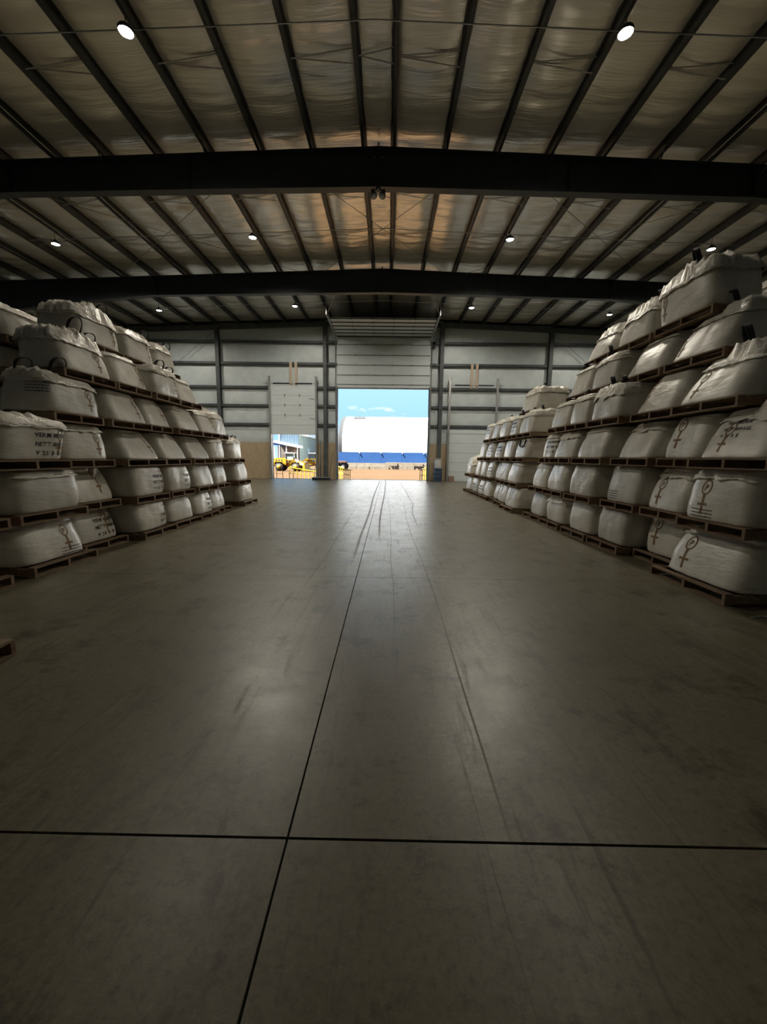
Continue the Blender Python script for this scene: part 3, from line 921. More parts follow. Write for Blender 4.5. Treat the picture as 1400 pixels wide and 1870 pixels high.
        for i in range(m - 1):
            for j in range(k): fs.append((i * k + j, i * k + (j + 1) % k, (i + 1) * k + (j + 1) % k, (i + 1) * k + j))
        fs.append(tuple(range(k - 1, -1, -1)))
        return MB().add(vs, fs)
    def decal(s, shape, arc, z, scale=1.0, squash=1.0):
        V, F = shape
        vs = []
        for u, v in V:
            th = s.theta(arc + u * scale)
            t = min(.985, max(.01, (z + v * scale * squash) / s.h))
            vs.append(s.P(th, t, .004))
        return MB().add(vs, F)
def strap(p, q, height, w=.05, dirn=Vector((0, 0, 1)), twist=.3):
    """standing loop of flat webbing between two points"""
    p, q = Vector(p), Vector(q); mid = (p + q) / 2; ax = (q - p) / 2
    side = ax.cross(dirn); side = side.normalized() if side.length > 1e-5 else Vector((1, 0, 0))
    vs = []; n = 16
    for i in range(n + 1):
        a = math.pi * i / n
        c = mid - ax * math.cos(a) * (1 + .35 * math.sin(a)) + dirn * height * math.sin(a) ** .8
        s2 = (side + ax.normalized() * twist * math.sin(2 * a)).normalized()
        nrm = (c - mid).normalized() * .003
        vs += [c - s2 * w / 2 + nrm, c + s2 * w / 2 + nrm, c + s2 * w / 2 - nrm, c - s2 * w / 2 - nrm]
    fs = [(4 * i + j, 4 * i + (j + 1) % 4, 4 * i + 4 + (j + 1) % 4, 4 * i + 4 + j) for i in range(n) for j in range(4)]
    fs += [(3, 2, 1, 0), (4 * n, 4 * n + 1, 4 * n + 2, 4 * n + 3)]
    return MB().add(vs, fs)

# layer heights of the bag bottoms, pallets of .13 m below them
ZB = {'L': [.13, .805, 1.50, 2.18, 2.86, 3.55, 4.2], 'R': [.13, .875, 1.635, 2.36, 3.09, 3.84, 4.55]}
# key: pile, layer, column -> y0, y1, x of the aisle face
T = {
 'L': {1: dict(A=(3.38, 4.48, -4.60), B=(4.76, 5.86, -4.60), C=(5.95, 7.00, -4.86), D=(7.10, 8.15, -4.60), E=(8.24, 9.32, -4.62), F=(9.38, 10.36, -4.62), G=(10.42, 11.45, -4.74), H=(12.2, 13.36, -4.60)),
       2: dict(A=(3.52, 4.66, -4.62), B=(4.78, 5.89, -4.62), C=(5.95, 6.96, -4.84), D=(7.06, 8.16, -4.62), E=(8.22, 9.25, -4.62), F=(9.45, 10.56, -4.64), G=(10.6, 11.5, -4.68), H=(12.1, 13.15, -4.65)),
       3: dict(B=(4.56, 5.66, -4.62), C=(5.78, 6.76, -4.76), D=(6.98, 8.13, -4.65), E=(8.18, 9.20, -4.65), F=(9.34, 10.42, -4.65), G=(10.45, 11.4, -4.67), H=(11.75, 12.76, -4.68)),
       4: dict(B=(5.55, 6.60, -4.72), C=(6.78, 7.86, -4.70), D=(7.92, 8.76, -4.76), E=(8.95, 10.0, -4.70), F=(10.05, 11.05, -4.70), G=(11.1, 12.0, -4.85)),
       5: dict(B=(5.98, 7.05, -4.80), C=(7.1, 8.13, -4.80), D=(8.2, 9.24, -4.80), E=(9.3, 10.28, -4.82)),
       6: dict(B=(6.95, 8.02, -5.25), C=(8.08, 9.18, -5.25), D=(9.24, 10.12, -5.25))},
 'R': {1: dict(A=(4.2, 5.40, 3.86), B=(5.47, 6.42, 4.25), C=(6.5, 7.5, 4.0), D=(7.56, 8.56, 3.96), E=(8.72, 9.76, 3.94), F=(9.85, 10.9, 3.94), G=(11.45, 12.65, 3.75), H=(12.75, 13.85, 3.88), I=(13.95, 14.85, 3.98), J=(14.9, 15.9, 3.86), K=(15.95, 16.9, 3.86), L=(17.0, 18.15, 3.86), M=(18.3, 19.45, 3.86)),
       2: dict(A=(4.2, 5.22, 3.90), B=(5.30, 6.2, 4.04), C=(6.28, 7.3, 4.0), D=(7.5, 8.58, 3.9), E=(8.68, 9.76, 3.9), F=(9.82, 10.78, 3.92), G=(11.6, 12.8, 3.84), H=(12.9, 13.95, 3.88), I=(14.0, 14.75, 3.98), J=(14.8, 15.75, 3.9), K=(15.8, 16.75, 3.9), L=(16.8, 17.75, 3.9), M=(18.4, 19.5, 3.86)),
       3: dict(A=(4.04, 5.12, 3.90), B=(5.18, 6.0, 4.08), C=(6.06, 7.08, 4.0), D=(7.3, 8.38, 3.92), E=(8.48, 9.54, 3.92), F=(9.6, 10.4, 4.0), G=(11.4, 12.54, 3.95), H=(12.72, 13.82, 3.95), I=(13.9, 14.9, 3.95), J=(15.1, 16.2, 3.95), K=(16.3, 17.36, 3.95)),
       4: dict(A=(4.68, 5.74, 4.02), B=(5.8, 6.8, 4.08), C=(7.0, 8.08, 4.0), D=(8.14, 9.04, 4.0), E=(9.1, 10.08, 4.02), G=(11.3, 12.38, 4.0), H=(12.44, 13.34, 4.0), I=(13.5, 14.56, 4.0), J=(14.62, 15.66, 4.0), K=(15.72, 16.74, 4.0)),
       5: dict(A=(5.4, 6.48, 4.35), B=(6.58, 7.68, 4.35), C=(7.82, 8.88, 4.36), D=(8.94, 9.95, 4.35), G=(12.1, 13.42, 4.35)),
       6: dict(A=(6.0, 7.2, 4.6), B=(7.35, 8.52, 4.6), C=(8.6, 9.7, 4.6))}}
# (taper, lean) where the shape is unlike the rest
SHAPE = {'L1A': (.05, .03), 'L1B': (.05, .10), 'L1C': (.08, .08), 'L1D': (.03, .03), 'L1H': (.02, .02), 'L2B': (.0, .01), 'L2C': (.10, .13), 'L2D': (.02, .02), 'L2E': (.04, .02), 'L3B': (-.05, -.06), 'L3C': (.06, .04),
         'L3D': (.20, .20), 'L3E': (.20, .17), 'L3F': (.20, .18), 'L3G': (.06, .03), 'L3H': (.04, .02), 'L4B': (.12, .03), 'L4C': (.16, .14), 'L4D': (.16, .14), 'L4E': (.16, .16), 'L4F': (.20, .16), 'L4G': (.10, .05),
         'L5B': (.14, .10), 'L5C': (.14, .14), 'L5D': (.03, .02), 'L5E': (.18, .14), 'L6B': (.10, .05), 'L6C': (.10, .04), 'L6D': (.12, .06),
         'R1A': (.10, .16), 'R1B': (.03, .02), 'R1C': (.02, .02), 'R1D': (.04, .02), 'R1E': (.04, .02), 'R2A': (.05, .06), 'R2B': (.10, .12), 'R2C': (.06, .05), 'R2D': (.05, .05), 'R2E': (.07, .06),
         'R3A': (.14, .20), 'R3B': (.08, .10), 'R3C': (.18, .16), 'R3D': (.10, .12), 'R3E': (.12, .10), 'R4A': (.16, .24), 'R4B': (.20, .20), 'R4C': (.05, .04), 'R4D': (.06, .06), 'R4E': (.10, .08),
         'R5A': (.16, .24), 'R5B': (.20, .20), 'R5C': (.06, .04), 'R5D': (.14, .10), 'R6A': (.02, -.05), 'R6B': (.12, .08), 'R6C': (.16, .16), 'R5G': (.12, .10), 'R4G': (.08, .08)}
LOGOS = {'L1B': .22, 'L1C': .20, 'L2C': .12, 'L3B': .36, 'L3C': .22, 'L4B': .26, 'L5B': .26, 'L6B': .30, 'L6C': .30, 'L1D': .34, 'L2D': .36, 'L3D': .30, 'L4C': .28, 'L4D': .20, 'L5C': .32, 'L5D': .34, 'L4F': .3, 'L2A': .2,
         'R1A': -.26, 'R1B': -.18, 'R1C': -.42, 'R2A': -.16, 'R2B': -.16, 'R3A': -.20, 'R3B': -.16, 'R3D': -.46, 'R2D': -.46, 'R4A': -.26, 'R4B': -.34, 'R5A': -.34, 'R6A': -.40, 'R4C': -.46, 'R5C': -.46}
STEN = {'L3B': (.22, .30), 'L1C': (.16, .31), 'L2D': (.30, .33), 'L2E': (.34, .30), 'L1D': (.42, .22), 'L1F': (.36, .30), 'R3A': (-.16, .40), 'R4H': (-.1, .34), 'R4K': (-.1, .34), 'R3F': (.1, .36), 'R3I': (0, .34), 'R3J': (0, .34),
        'R2J': (0, .34), 'R1K': (0, .3), 'R1L': (0, .3)}
SMALLP = {'L1B': (.24, .115), 'L4B': (-.62, .40), 'R2A': (-.16, .125), 'R2C': (-.2, .18)}
# loose tops: hang, crumple, peak height, peak position along aisle direction and along the pile, width, open on top?
COVER = {'L1B': (.02, .02, 0, 0, 0, .3, 0), 'L2B': (.035, .05, 0, 0, 0, .3, 0), 'L3B': (.06, .05, .06, -.3, -.4, .5, 1), 'L3C': (.05, .05, 0, 0, 0, .3, 0), 'L4B': (.07, .05, .13, .1, -.1, .45, 1), 'L5B': (.09, .06, .16, .2, .0, .45, 1),
         'L6B': (.09, .08, .16, .2, .1, .55, 1), 'L6C': (.07, .07, .08, .3, .2, .5, 1), 'L6D': (.05, .05, .12, 0, .0, .5, 1), 'L5C': (.02, .03, .05, .4, .3, .4, 1), 'L5D': (.08, .06, .05, .5, 0, .4, 1), 'L4E': (.05, .05, .03, .5, .4, .3, 1), 'L4G': (.05, .04, .25, 0, 0, .3, 1),
         'L3H': (.04, .05, .16, .1, .1, .4, 1), 'L5E': (.03, .03, .04, 0, 0, .3, 1), 'L4F': (.03, .03, .05, 0, 0, .4, 1), 'L3G': (.05, .03, 0, 0, 0, .4, 0), 'L2G': (.04, .03, 0, 0, 0, .4, 0), 'L4C': (.02, .03, .03, .5, 0, .3, 1),
         'R1A': (.03, .06, .03, .6, .3, .3, 0), 'R2A': (.05, .05, .03, .6, .3, .4, 0), 'R3A': (.10, .08, .12, .5, -.2, .5, 1), 'R4A': (.10, .06, .20, .6, .3, .40, 1), 'R5A': (.08, .05, .18, .2, .0, .45, 1), 'R6A': (.08, .07, .20, .3, -.2, .5, 1),
         'R6B': (.12, .07, .17, .4, .0, .4, 1), 'R6C': (.10, .06, .14, .2, .1, .4, 1), 'R5D': (.03, .04, .06, 0, 0, .3, 1), 'R5C': (.10, .06, .08, .3, -.1, .4, 1), 'R4C': (.16, .06, .05, .4, -.2, .3, 1), 'R3C': (.09, .07, .07, .5, .1, .3, 0), 'R3D': (.03, .05, .03, .6, -.3, .3, 0),
         'R3E': (.12, .08, .05, .4, 0, .3, 0), 'R4D': (.06, .06, .04, .4, 0, .3, 0), 'R4E': (.05, .05, .03, .3, 0, .3, 0), 'R1E': (.10, .08, 0, .4, 0, .3, 0), 'R2B': (.09, .05, 0, 0, 0, .3, 0), 'R5B': (.02, .04, .05, .5, .3, .3, 1),
         'R4G': (.05, .05, .10, .3, .0, .4, 1), 'R5G': (.05, .06, .13, .2, .0, .5, 1), 'R3G': (.04, .04, 0, 0, 0, .3, 0), 'R2G': (.04, .05, 0, 0, 0, .3, 0), 'R2F': (.06, .06, 0, 0, 0, .3, 0), 'R4H': (.04, .04, .04, 0, 0, .3, 1), 'R4I': (.04, .05, .07, .3, -.2, .3, 1),
         'R4J': (.04, .05, .07, .3, -.2, .3, 1), 'R4K': (.04, .04, .05, 0, 0, .3, 1), 'R2M': (.2, .06, .35, -.5, .2, .5, 1), 'R3F': (.04, .05, 0, 0, 0, .3, 0), 'R3K': (.05, .05, 0, 0, 0, .3, 0), 'R3J': (.04, .04, 0, 0, 0, .3, 0)}
# lifting loops: position on the top (along aisle direction, along pile; -1..1), loop height
STRAPS = {'L4B': [(.75, -.25, .20), (-.3, -.8, .16)], 'L5B': [(.75, .0, .24), (.8, .75, .14)], 'L6B': [(.7, .6, .22)], 'L6C': [(.9, .75, .16)], 'L6D': [(.9, .7, .15)], 'L5D': [(.9, -.2, .16), (.85, .85, .12)], 'L3H': [(.5, -.3, .12), (.7, .4, .12)],
          'L3C': [(.9, .95, .18)], 'L4E': [(.7, .2, .10)], 'L3B': [(-.4, .8, .14)], 'R3A': [(.6, -.1, .16)], 'R4A': [(.5, .15, .22)], 'R5A': [(.6, -.05, .18)], 'R6A': [(.6, -.1, .24)], 'R6B': [(.3, -.2, .2)], 'R5C': [(.75, .2, .20)], 'R4C': [(.75, .1, .18), (.85, -.7, .12)],
          'R3C': [(.8, .1, .16)], 'R3D': [(.7, .7, .14)], 'R5D': [(.7, -.6, .14), (.8, .6, .1)], 'R4D': [(.7, 0, .12)], 'R4E': [(.7, 0, .12)], 'R3E': [(.7, .1, .14)], 'R3F': [(.7, 0, .12)], 'R4H': [(.6, -.3, .18)], 'R4I': [(.6, .0, .12)], 'R5G': [(.3, -.3, .18), (.2, .4, .16), (.7, .8, .14)],
          'R4G': [(.3, -.4, .16), (.5, .5, .14)], 'R2G': [(.9, .2, .06)], 'R3G': [(.95, -.1, -.22)], 'L1A': []}
DEPTH = 1.12
DEEP = {'L6B': .84, 'L5B': .80, 'L4B': .80, 'R6A': .82}
PROT = {1: .09}
def stacked(side, lay, key):
    """footprints (y0, y1, x aisle) of the pallets resting on this bag"""
    if lay + 1 not in T[side]: return []
    y0, y1, _ = T[side][lay][key]
    return [b for b in T[side][lay + 1].values() if min(y1, b[1]) - max(y0, b[0]) > -.04]
def make_bag(side, lay, col, y0, y1, xf, label, row=1):
    key = f'{side}{lay}{col}' if row == 1 else f'{side}{lay}{col}row{row}'
    z = ZB[side][lay - 1]
    on = stacked(side, lay, col) if row == 1 else lay < 6
    top = ZB[side][lay] - .132
    h = (top - z - .012) if on else (top - z - .02 + (.02 if lay < 6 else .04))
    s = 1 if side == 'L' else -1
    lids = []
    if row == 1:
        xc, yc = xf - s * DEEP.get(key, DEPTH) / 2, (y0 + y1) / 2
        for b_ in on:
            xa = s * (b_[2] + s * .05 - xc); ya, yb2 = sorted((s * (b_[0] - yc), s * (b_[1] - yc)))
            lids.append((xa - 1.3, xa + .02, ya - .06, yb2 + .06))
    tp, ln = SHAPE.get(key, (.06 + .05 * random.random(), .04 + .05 * random.random()))
    seed = random.random() * 40
    dp = DEEP.get(key, DEPTH)
    b = Bag(dp - .04, y1 - y0 - .01, h, tp, ln, seed, .03 if lay > 2 else .045)
    tilt = (0, 0)
    r = tag(empty('bulk_bag', (xf - s * dp / 2, (y0 + y1) / 2, z), (tilt[0], tilt[1], (0 if side == 'L' else math.pi) + random.uniform(-.03, .03))), label, 'bulk bag',
            'bulk bags in the left pile' if side == 'L' else 'bulk bags in the right pile')
    put('body', b.body(), 'woven_bag', r, True)
    if key in COVER or not on:
        hang, cru, pk, pa, pb, wd, opn = COVER.get(key, (.04, .04, .07, 0, 0, .4, 1))
        put('loose_top', b.cover(hang * .9, cru * 1.35, pk, pa, pb * s, wd, not opn, lids=lids), 'bag_liner', r, True)['label'] = 'crumpled shiny loose top sheet'
    if key in LOGOS and row == 1:
        off = .02 + (COVER[key][0] * .9 + .055 if key in COVER else 0)
        sc = min(1.42 * h, (h - .07 - off) / .515)
        put('printed_emblem', b.decal(LOGO, LOGOS[key], h - .112 * sc - off, sc), 'print_brown', r)['label'] = 'brown ringed letter P on a cross'
    if key in STEN:
        a, zz = STEN[key]
        so = put('stencilled_lettering', b.decal(STENCIL, a, min(zz, h - .12), .62 if key == 'R3A' else .95), 'print_black', r); so['label'] = 'black stencilled lettering'; so['kind'] = 'stuff'
    if key in SMALLP:
        a, zz = SMALLP[key]
        so = put('small_print', b.decal(SMALL, a, zz, 1.0), 'print_black', r); so['label'] = 'rows of small dark print'; so['kind'] = 'stuff'
    for pa, pb, hh in STRAPS.get(key, []):
        th = math.atan2(pb * s * b.B, pa * b.A)
        rad = max(abs(pa), abs(pb))
        p = b.P(th, .97); c = Vector((-b.lean, 0, h)); q = c + (p - c) * rad; q.z = h - .01
        cv = COVER.get(key)
        if cv:
            pkx = c.x + cv[3] * b.A * .8; pky = cv[4] * s * b.B * .8
            q.z += cv[2] * math.exp(-1.1 * math.hypot(q.x - pkx, q.y - pky) / cv[5])
        if hh < 0:
            q = b.P(th, .9, .03); put('lifting_strap', strap(q + Vector((0, -.2, 0)), q + Vector((0, .2, 0)), -hh, .045, Vector((.25, 0, -1)).normalized()), 'strap_black', r)
        else:
            put('lifting_strap', strap(q + Vector((-.04, -.08, 0)), q + Vector((.04, .08, 0)), hh * 1.1, .065, Vector((.25, .15 * s, 1)).normalized()), 'strap_black', r)
    return r, key
for side in 'LR':
    pile = 'left pile' if side == 'L' else 'right pile'
    for lay, colsd in T[side].items():
        for i, (col, (y0, y1, xf)) in enumerate(sorted(colsd.items(), key=lambda k: k[1][0])):
            layer = 'floor layer' if lay == 1 else 'top layer' if lay == 6 else f'{ORD[lay]} layer up'
            place = f'{layer} of the {pile}, {ORD[i + 1]} from the camera'
            key = f'{side}{lay}{col}'
            feat = 'white bulk bag'
            if key in STEN: feat = 'stencilled bulk bag'
            elif key in LOGOS: feat = 'emblem-printed bulk bag'
            s = 1 if side == 'L' else -1
            make_bag(side, lay, col, y0, y1, xf, f'{feat}, {place}')
            pw = max(1.05, min(1.2, y1 - y0 + .06))
            pallet(xf - s * (.6 - (.10 if lay == 1 else .035 if lay < 4 else .0)), (y0 + y1) / 2 + (.03 if lay == 1 else 0), ZB[side][lay - 1] - .13, min(pw, y1 - y0), 1.2, random.uniform(-.03, .03), f'wooden pallet under the bag, {place}', f'pallets in the {pile}')
# the parts of the second row that look over the first
for side, y0, y1, xf in (('L', 6.75, 7.9, -6.45), ('R', 6.1, 7.25, 5.85)):
    for lay in range(1, 7):
        pile = 'left pile' if side == 'L' else 'right pile'
        s = 1 if side == 'L' else -1
        layer = 'floor layer' if lay == 1 else 'top layer' if lay == 6 else f'{ORD[lay]} layer up'
        make_bag(side, lay, 'Z', y0, y1, xf, f'dim bulk bag behind the front row, {layer} of the {pile}', 2)
        pallet(xf - s * (DEPTH / 2 - .02), (y0 + y1) / 2, ZB[side][lay - 1] - .13, 1.1, 1.2, 0, f'wooden pallet behind the front row, {layer} of the {pile}', f'pallets in the {pile}')
# empty pallet at the edge of the view, on the floor
pallet(-2.93 - .6, 2.88 - .55, 0.001, 1.1, 1.2, .02, 'empty wooden pallet on the floor at the left edge of the view')

# ------------------------------------------------------------------ small things on the floor
b = tag(empty('steel_drum', (3.42, 26.75, 0)), 'dark blue steel drum standing beside the big door', 'drum')
put('body', MB().lathe([(.001, 0), (.285, 0), (.29, .02), (.285, .04), (.285, .28), (.297, .30), (.285, .32), (.285, .57), (.297, .59), (.285, .61), (.285, .85), (.292, .87), (.285, .89), (.001, .87)], k=28), 'drum_blue', b, True)
put('bung', MB().lathe([(.001, .87), (.03, .87), (.03, .885), (.001, .885)], (.16, 0, 0), 10), 'galvanised', b)
b = tag(empty('fibre_drum', (3.40, 26.75, .89)), 'grey drum standing on top of the dark blue steel drum', 'drum')
put('body', MB().lathe([(.001, 0), (.23, 0), (.235, .02), (.23, .04), (.23, .62), (.001, .62)], k=28), 'drum_grey', b, True)
put('lid', MB().lathe([(.001, .60), (.24, .60), (.24, .66), (.22, .67), (.001, .665)], k=28), 'drum_grey', b, True)
c = tag(empty('carton', (4.35, 26.85, 0)), 'small brown carton on the floor at the foot of the shut door', 'box')
put('body', MB().box(-.18, .18, -.14, .14, 0, .36), 'carton', c)
put('flap', MB().box(-.18, -.01, -.14, .14, .36, .368), 'carton', c); put('flap', MB().box(.01, .18, -.14, .14, .36, .368), 'carton', c)
k = tag(empty('post_stand', (-4.55, 26.6, 0)), 'low dark steel platform with an upright post between the two open doors', 'stand')
put('base', MB().box(-.55, .62, -.28, .28, 0, .16), 'steel_dark', k); put('base_rim', MB().box(-.58, .65, -.31, .31, .16, .19), 'dull_galvanised', k)
put('post', MB().tube([(-.02, 0, .19), (-.02, 0, 2.6)], .035, 8), 'girt_steel', k, True)
put('arm', MB().tube([(-.02, 0, 1.0), (-.35, 0, .98), (-.42, 0, .6), (-.42, 0, .19)], .02, 6), 'dull_galvanised', k)
put('knob', MB().lathe([(.001, -.06), (.05, -.03), (.06, 0), (.05, .03), (.001, .06)], (.12, 0, 1.05), 10), 'galvanised', k, True)
put('hose', MB().tube([(.55, 0, .2), (.62, .05, .5), (.72, .15, 1.1), (.80, .25, 1.9)], .015, 6), 'cable_black', k)
w_ = tag(put('plastic_strip', MB().tube([(0, 0, .006), (.10, .02, .012), (.22, .01, .008), (.36, .03, .01), (.5, .0, .006)], .006, 5), 'sheet_white', loc=(3.78, 3.88, 0)), 'thin white plastic strip lying on the floor beside the nearest right pallet', 'strip')

# ------------------------------------------------------------------ the yard outside
GZ0 = -.10
g = struct(put('ground', MB().box(-150, 150, YE + .25, 260, GZ0 - .3, GZ0), 'yard_dirt'), 'bare sunlit yard of packed earth')
struct(put('ground_apron', MB().box(-20, 20, YE + .25, YE + 1.1, GZ0 - .1, -.01), 'concrete_block'), 'concrete apron outside the doors')
# fabric hall
DY, DX0, DX1 = 56.0, -7.1, 34.0
dome = tag(empty('fabric_hall', (DX0, DY, GZ0)), 'white arched fabric storage hall with a blue lower wall across the yard', 'building')
def arch(t):
    a = math.pi * t
    return DY + 10 - 10 * math.cos(a), 2.29 + 5.75 * math.sin(a) ** .85
def domepart(n, x0, x1, off, mat, t0=0, t1=1, seg=40):
    def fn(u, v):
        y, z = arch(t0 + (t1 - t0) * v)
        nx = Vector((0, y - DY - 10, z - 1)).normalized() * off
        return (x0 + (x1 - x0) * u - DX0, y + nx.y - DY, z + nx.z - GZ0)
    return put(n, MB().grid(fn, 2, seg), mat, dome, True)
bay = 0; x = DX0 + .55
while x < DX1 - .1:
    x2 = min(x + 3.05, DX1)
    domepart('fabric_bay', x, x2, 0, 'fabric_white'); x = x2
domepart('edge_strip', DX0, DX0 + .55, .02, 'fabric_grey')
domepart('vent_panel', DX0 + 1.75, DX0 + 3.55, .10, 'fabric_grey', .32, .395, 6)
x = DX0
while x < DX1 - .1:
    x2 = min(x + 3.05, DX1)
    put('wall_sheet', MB().box(x + .01 - DX0, x2 - .01 - DX0, -.02, .10, .85, 2.36), 'sheet_blue', dome)
    put('tension_bracket', MB().box(x2 - .05 - DX0, x2 + .05 - DX0, -.12, -.02, 2.20, 2.36), 'trim_white', dome); x = x2
put('end_wall', MB().prism([(arch(t / 24)[0] - DY, arch(t / 24)[1] - GZ0) for t in range(25)] + [(20, 0), (0, 0)], 'x', .12, .2), 'fabric_white', dome)
put('rear_wall', MB().box(0, DX1 - DX0, 19.9, 20, 0, 2.4), 'sheet_blue', dome)
put('base_plate', MB().box(.3, DX1 - DX0, -.04, .10, .0, .85), 'concrete_block', dome)
# precast block wall in front of it
bw = tag(empty('block_wall', (-5.0, DY - .9, GZ0)), 'low wall of pale precast concrete blocks in front of the fabric hall', 'wall')
rb = random.Random(5)
for rowi, (z0, z1, xa) in enumerate(((0, .50, -.35), (.505, .98, .1))):
    x = xa
    while x < 16:
        w = rb.uniform(.75, 1.05)
        if rowi == 0 or x > 4.2:
            put('block', MB().box(x, x + w - .045, rb.uniform(-.05, .05), .6, z0, z1 - rb.uniform(0, .03)), 'concrete_block', bw)
        x += w
# parked trailer beside the hall
tr = tag(empty('trailer', (-6.2, 50.0, GZ0)), 'rust red flatbed trailer wheels parked at the corner of the hall', 'trailer')
put('bed', MB().box(-1.4, .9, -1.1, 1.1, .95, 1.15), 'rust_red', tr)
put('headboard', MB().box(-1.2, -1.0, -1.1, 1.1, 1.15, 2.2), 'rust_red', tr)
for xx in (-.35, .6):
    for yy in (-1.0, .85):
        wv = put('wheel', MB().lathe([(.001, 0), (.46, 0), (.5, .04), (.5, .22), (.46, .26), (.001, .26)], (xx, yy, .5), 22, 'y'), 'tyre', tr, True)
        put('hub', MB().lathe([(.001, -.03), (.2, -.03), (.24, .0), (.001, .01)], (xx, yy - .005, .5), 14, 'y'), 'trim_white', wv, True)
# yellow barriers at the door openings
def railing(name_loc, pts, h0, h1, label, n, mid=True):
    (xa, ya), (xb, yb) = pts
    r = tag(empty('safety_railing', (xa, ya, GZ0)), label, 'railing', 'yellow safety railings outside the doors')
    dx, dy = xb - xa, yb - ya
    put('top_rail', MB().tube([(0, 0, h0), (dx, dy, h1)], .035, 6), 'rail_yellow', r)
    if mid: put('middle_rail', MB().tube([(0, 0, h0 * .5), (dx, dy, h1 * .5)], .025, 6), 'rail_yellow', r)
    for i in range(n):
        t = i / (n - 1)
        put('post', MB().tube([(dx * t, dy * t, 0), (dx * t, dy * t, h0 + (h1 - h0) * t)], .028, 6), 'rail_yellow', r)
railing(0, ((-3.75, 29.8), (-2.75, 28.6)), .95, .72, 'short yellow railing just outside the big door, on its left side', 7)
railing(0, ((3.05, 29.8), (2.38, 28.9)), .98, .75, 'short yellow railing just outside the big door, on its right side', 5)
railing(0, ((-7.35, 29.2), (-5.1, 29.5)), .86, .50, 'yellow railing outside the half-raised small door', 9)
pr = tag(empty('post_barrier', (-8.05, 28.3, GZ0)), 'thin black two-post barrier outside the half-raised small door', 'railing')
put('post', MB().tube([(0, 0, 0), (0, 0, .88)], .022, 6), 'rail_black', pr); put('post', MB().tube([(.44, 0, 0), (.44, 0, .86)], .022, 6), 'rail_black', pr)
put('cross_rail', MB().tube([(0, 0, .42), (.44, 0, .42)], .015, 6), 'rail_black', pr)
# blue and green sheet-metal shed
sh = tag(empty('metal_shed', (-17.5, 70, GZ0)), 'blue and pale green ribbed metal building with a white-edged lean-to', 'building')
put('gable_wall', MB().prism([(-1.75, 0), (1.6, 0), (1.6, 5.55), (0, 7.3), (-1.75, 6.6)], 'y', 0, .15), 'siding_blue', sh)
for i in range(11): put('rib', MB().box(-1.7 + .31 * i, -1.64 + .31 * i, -.05, 0, 0, 5.6), 'siding_blue', sh)
put('side_wall', MB().box(1.45, 1.6, .16, 32, 0, 5.5), 'siding_green', sh)
for i in range(16): put('rib', MB().box(1.6, 1.65, .6 + 2 * i, .72 + 2 * i, 0, 5.45), 'siding_green', sh)
put('eave_trim', MB().box(1.4, 1.85, 0, 32, 5.45, 5.8), 'trim_white', sh)
put('corner_trim', MB().box(-1.85, -1.7, -.1, .1, 0, 6.7), 'trim_white', sh)
put('roof_sheet', MB().prism([(1.7, 5.8), (0, 7.5), (-1.8, 6.8), (-1.8, 6.6), (0, 7.3), (1.7, 5.6)], 'y', -.1, 32), 'siding_blue', sh)
for i, z in enumerate((3.2, 2.6, 3.4)): put('window', MB().box(1.6, 1.64, 8 + 7 * i, 9.4 + 7 * i, z - 1.1, z), 'cab_glass', sh)
put('lean_to_roof', MB().prism([(-1.75, 4.25), (2.35, 3.45), (2.35, 3.1), (-1.75, 3.9)], 'y', -4, 0), 'trim_white', sh)
put('lean_to_end', MB().prism([(-1.7, 3.45), (1.0, 3.45), (-1.7, 3.95)], 'y', -3.95, -3.9), 'sheet_blue', sh)
for xx in (-1.7, -1.0, .35, 1.75, 2.2): put('post', MB().box(xx, xx + .14, -3.9, -3.76, 0, 3.4), 'trim_white' if xx in (-1.7, .35, 2.2) else 'rust_red', sh)
for i in range(4): put('back_board', MB().box(-1.5 + .85 * i, -.70 + .85 * i, -.2, -.1, 0, 3.3), 'inner_wall', sh)
put('door_leaf', MB().box(.75, 1.0, -3.7, -3.6, .6, 3.0), 'rust_red', sh)
fb = tag(put('distant_building', MB().prism([(-3, 0), (3, 0), (3, 6.5), (0, 7.4), (-3, 6.5)], 'y', 0, 10), 'far_building', loc=(-14.3, 104, GZ0)), 'pale distant building showing left of the fabric hall', 'building')

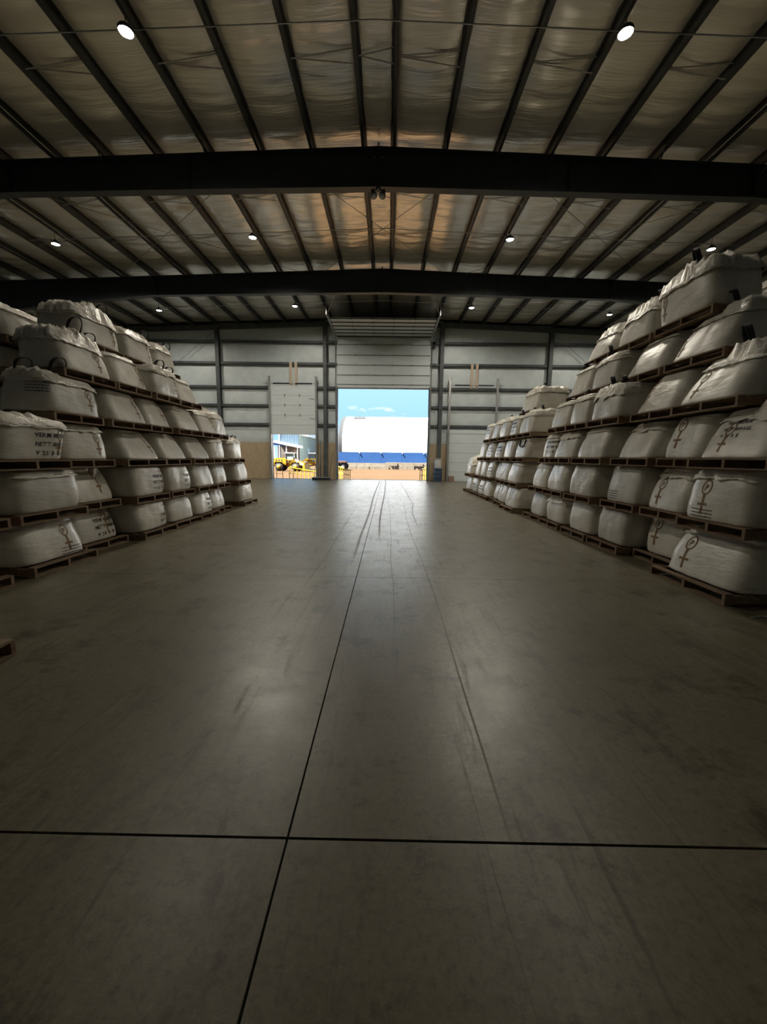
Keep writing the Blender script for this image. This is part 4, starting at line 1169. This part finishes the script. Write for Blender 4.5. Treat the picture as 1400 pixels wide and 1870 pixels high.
# wheel loaders
def loader(loc, rz, label, sc=1.0):
    r = tag(empty('wheel_loader', loc, (0, 0, rz)), label, 'loader'); r.scale = (sc, sc, sc)
    put('rear_body', MB().prism([(-2.1, .75), (-.55, .75), (-.55, 1.40), (-.75, 1.62), (-1.95, 1.58), (-2.15, 1.35)], 'y', -.6, .6), 'loader_yellow', r)
    for i in range(3): put('grille', MB().box(-1.85 + .35 * i, -1.65 + .35 * i, -.615, -.6, .95, 1.4), 'tyre', r)
    put('counterweight', MB().box(-2.35, -2.1, -.6, .6, .55, 1.15), 'loader_yellow', r)
    put('front_frame', MB().prism([(-.35, .55), (.95, .55), (1.1, .95), (.75, 1.5), (.35, 1.5), (-.35, .95)], 'y', -.35, .35), 'loader_yellow', r)
    put('joint', MB().box(-.6, -.3, -.3, .3, .5, 1.0), 'loader_orange', r)
    cab = put('cab', MB().box(-.62, .38, -.5, .5, 1.32, 1.42), 'loader_yellow', r)
    put('glass', MB().prism([(-.55, 1.42), (.36, 1.42), (.26, 2.16), (-.5, 2.16)], 'y', -.46, .46), 'cab_glass', cab)
    put('roof', MB().prism([(-.66, 2.16), (.40, 2.16), (.36, 2.27), (-.6, 2.29)], 'y', -.55, .55), 'trim_white', cab)
    for xx, xt in ((-.6, -.54), (.36, .27)):
        for yy in (-.5, .46): put('pillar', MB().add([(xx, yy, 1.42), (xx + .06, yy, 1.42), (xx + .06, yy + .05, 1.42), (xx, yy + .05, 1.42), (xt, yy, 2.17), (xt + .06, yy, 2.17), (xt + .06, yy + .05, 2.17), (xt, yy + .05, 2.17)],
                                                     [(0, 3, 2, 1), (4, 5, 6, 7), (0, 1, 5, 4), (1, 2, 6, 5), (2, 3, 7, 6), (3, 0, 4, 7)]), 'tyre', cab)
    for xx in (-1.35, .75):
        for yy in (-.85, .52):
            w = put('wheel', MB().lathe([(.001, 0), (.42, 0), (.52, .05), (.54, .12), (.54, .22), (.52, .29), (.42, .33), (.001, .33)], (xx, yy, .54), 26, 'y'), 'tyre', r, True)
            put('rim', MB().lathe([(.001, -.02), (.25, -.02), (.27, .02), (.001, .03)], (xx, yy - .0 if yy < 0 else yy + .31, .54), 18, 'y'), 'loader_yellow', w, True)
        put('fender', MB().prism([(xx - .66, .9), (xx - .45, 1.18), (xx + .45, 1.18), (xx + .66, .9), (xx + .62, .88), (xx + .42, 1.12), (xx - .42, 1.12), (xx - .62, .88)], 'y', -.88, -.5), 'loader_yellow', r)
    for yy in (-.4, .28): put('lift_arm', MB().prism([(.3, 1.35), (.6, 1.55), (1.75, .75), (1.95, .35), (1.75, .3), (1.5, .65)], 'y', yy, yy + .12), 'trim_white' if yy < 0 else 'loader_yellow', r)
    put('bucket', MB().prism([(1.75, .12), (2.75, .05), (2.8, .12), (2.0, .3), (1.95, .95), (2.15, 1.1), (1.85, 1.05), (1.7, .6)], 'y', -1.0, 1.0), 'loader_yellow', r)
    put('exhaust', MB().tube([(-1.2, .2, 1.58), (-1.2, .2, 2.0)], .05, 8), 'tyre', r)
    put('mirror', MB().box(.45, .55, -.62, -.58, 1.8, 2.05), 'tyre', r)
    return r
loader((-10.9, 44.5, GZ0), -.12, 'yellow wheel loader parked in the yard, whole side seen through the small door', .92)
loader((-10.3, 53.0, GZ0), math.pi + .1, 'second yellow wheel loader, partly hidden behind the right side of the small door', .95)
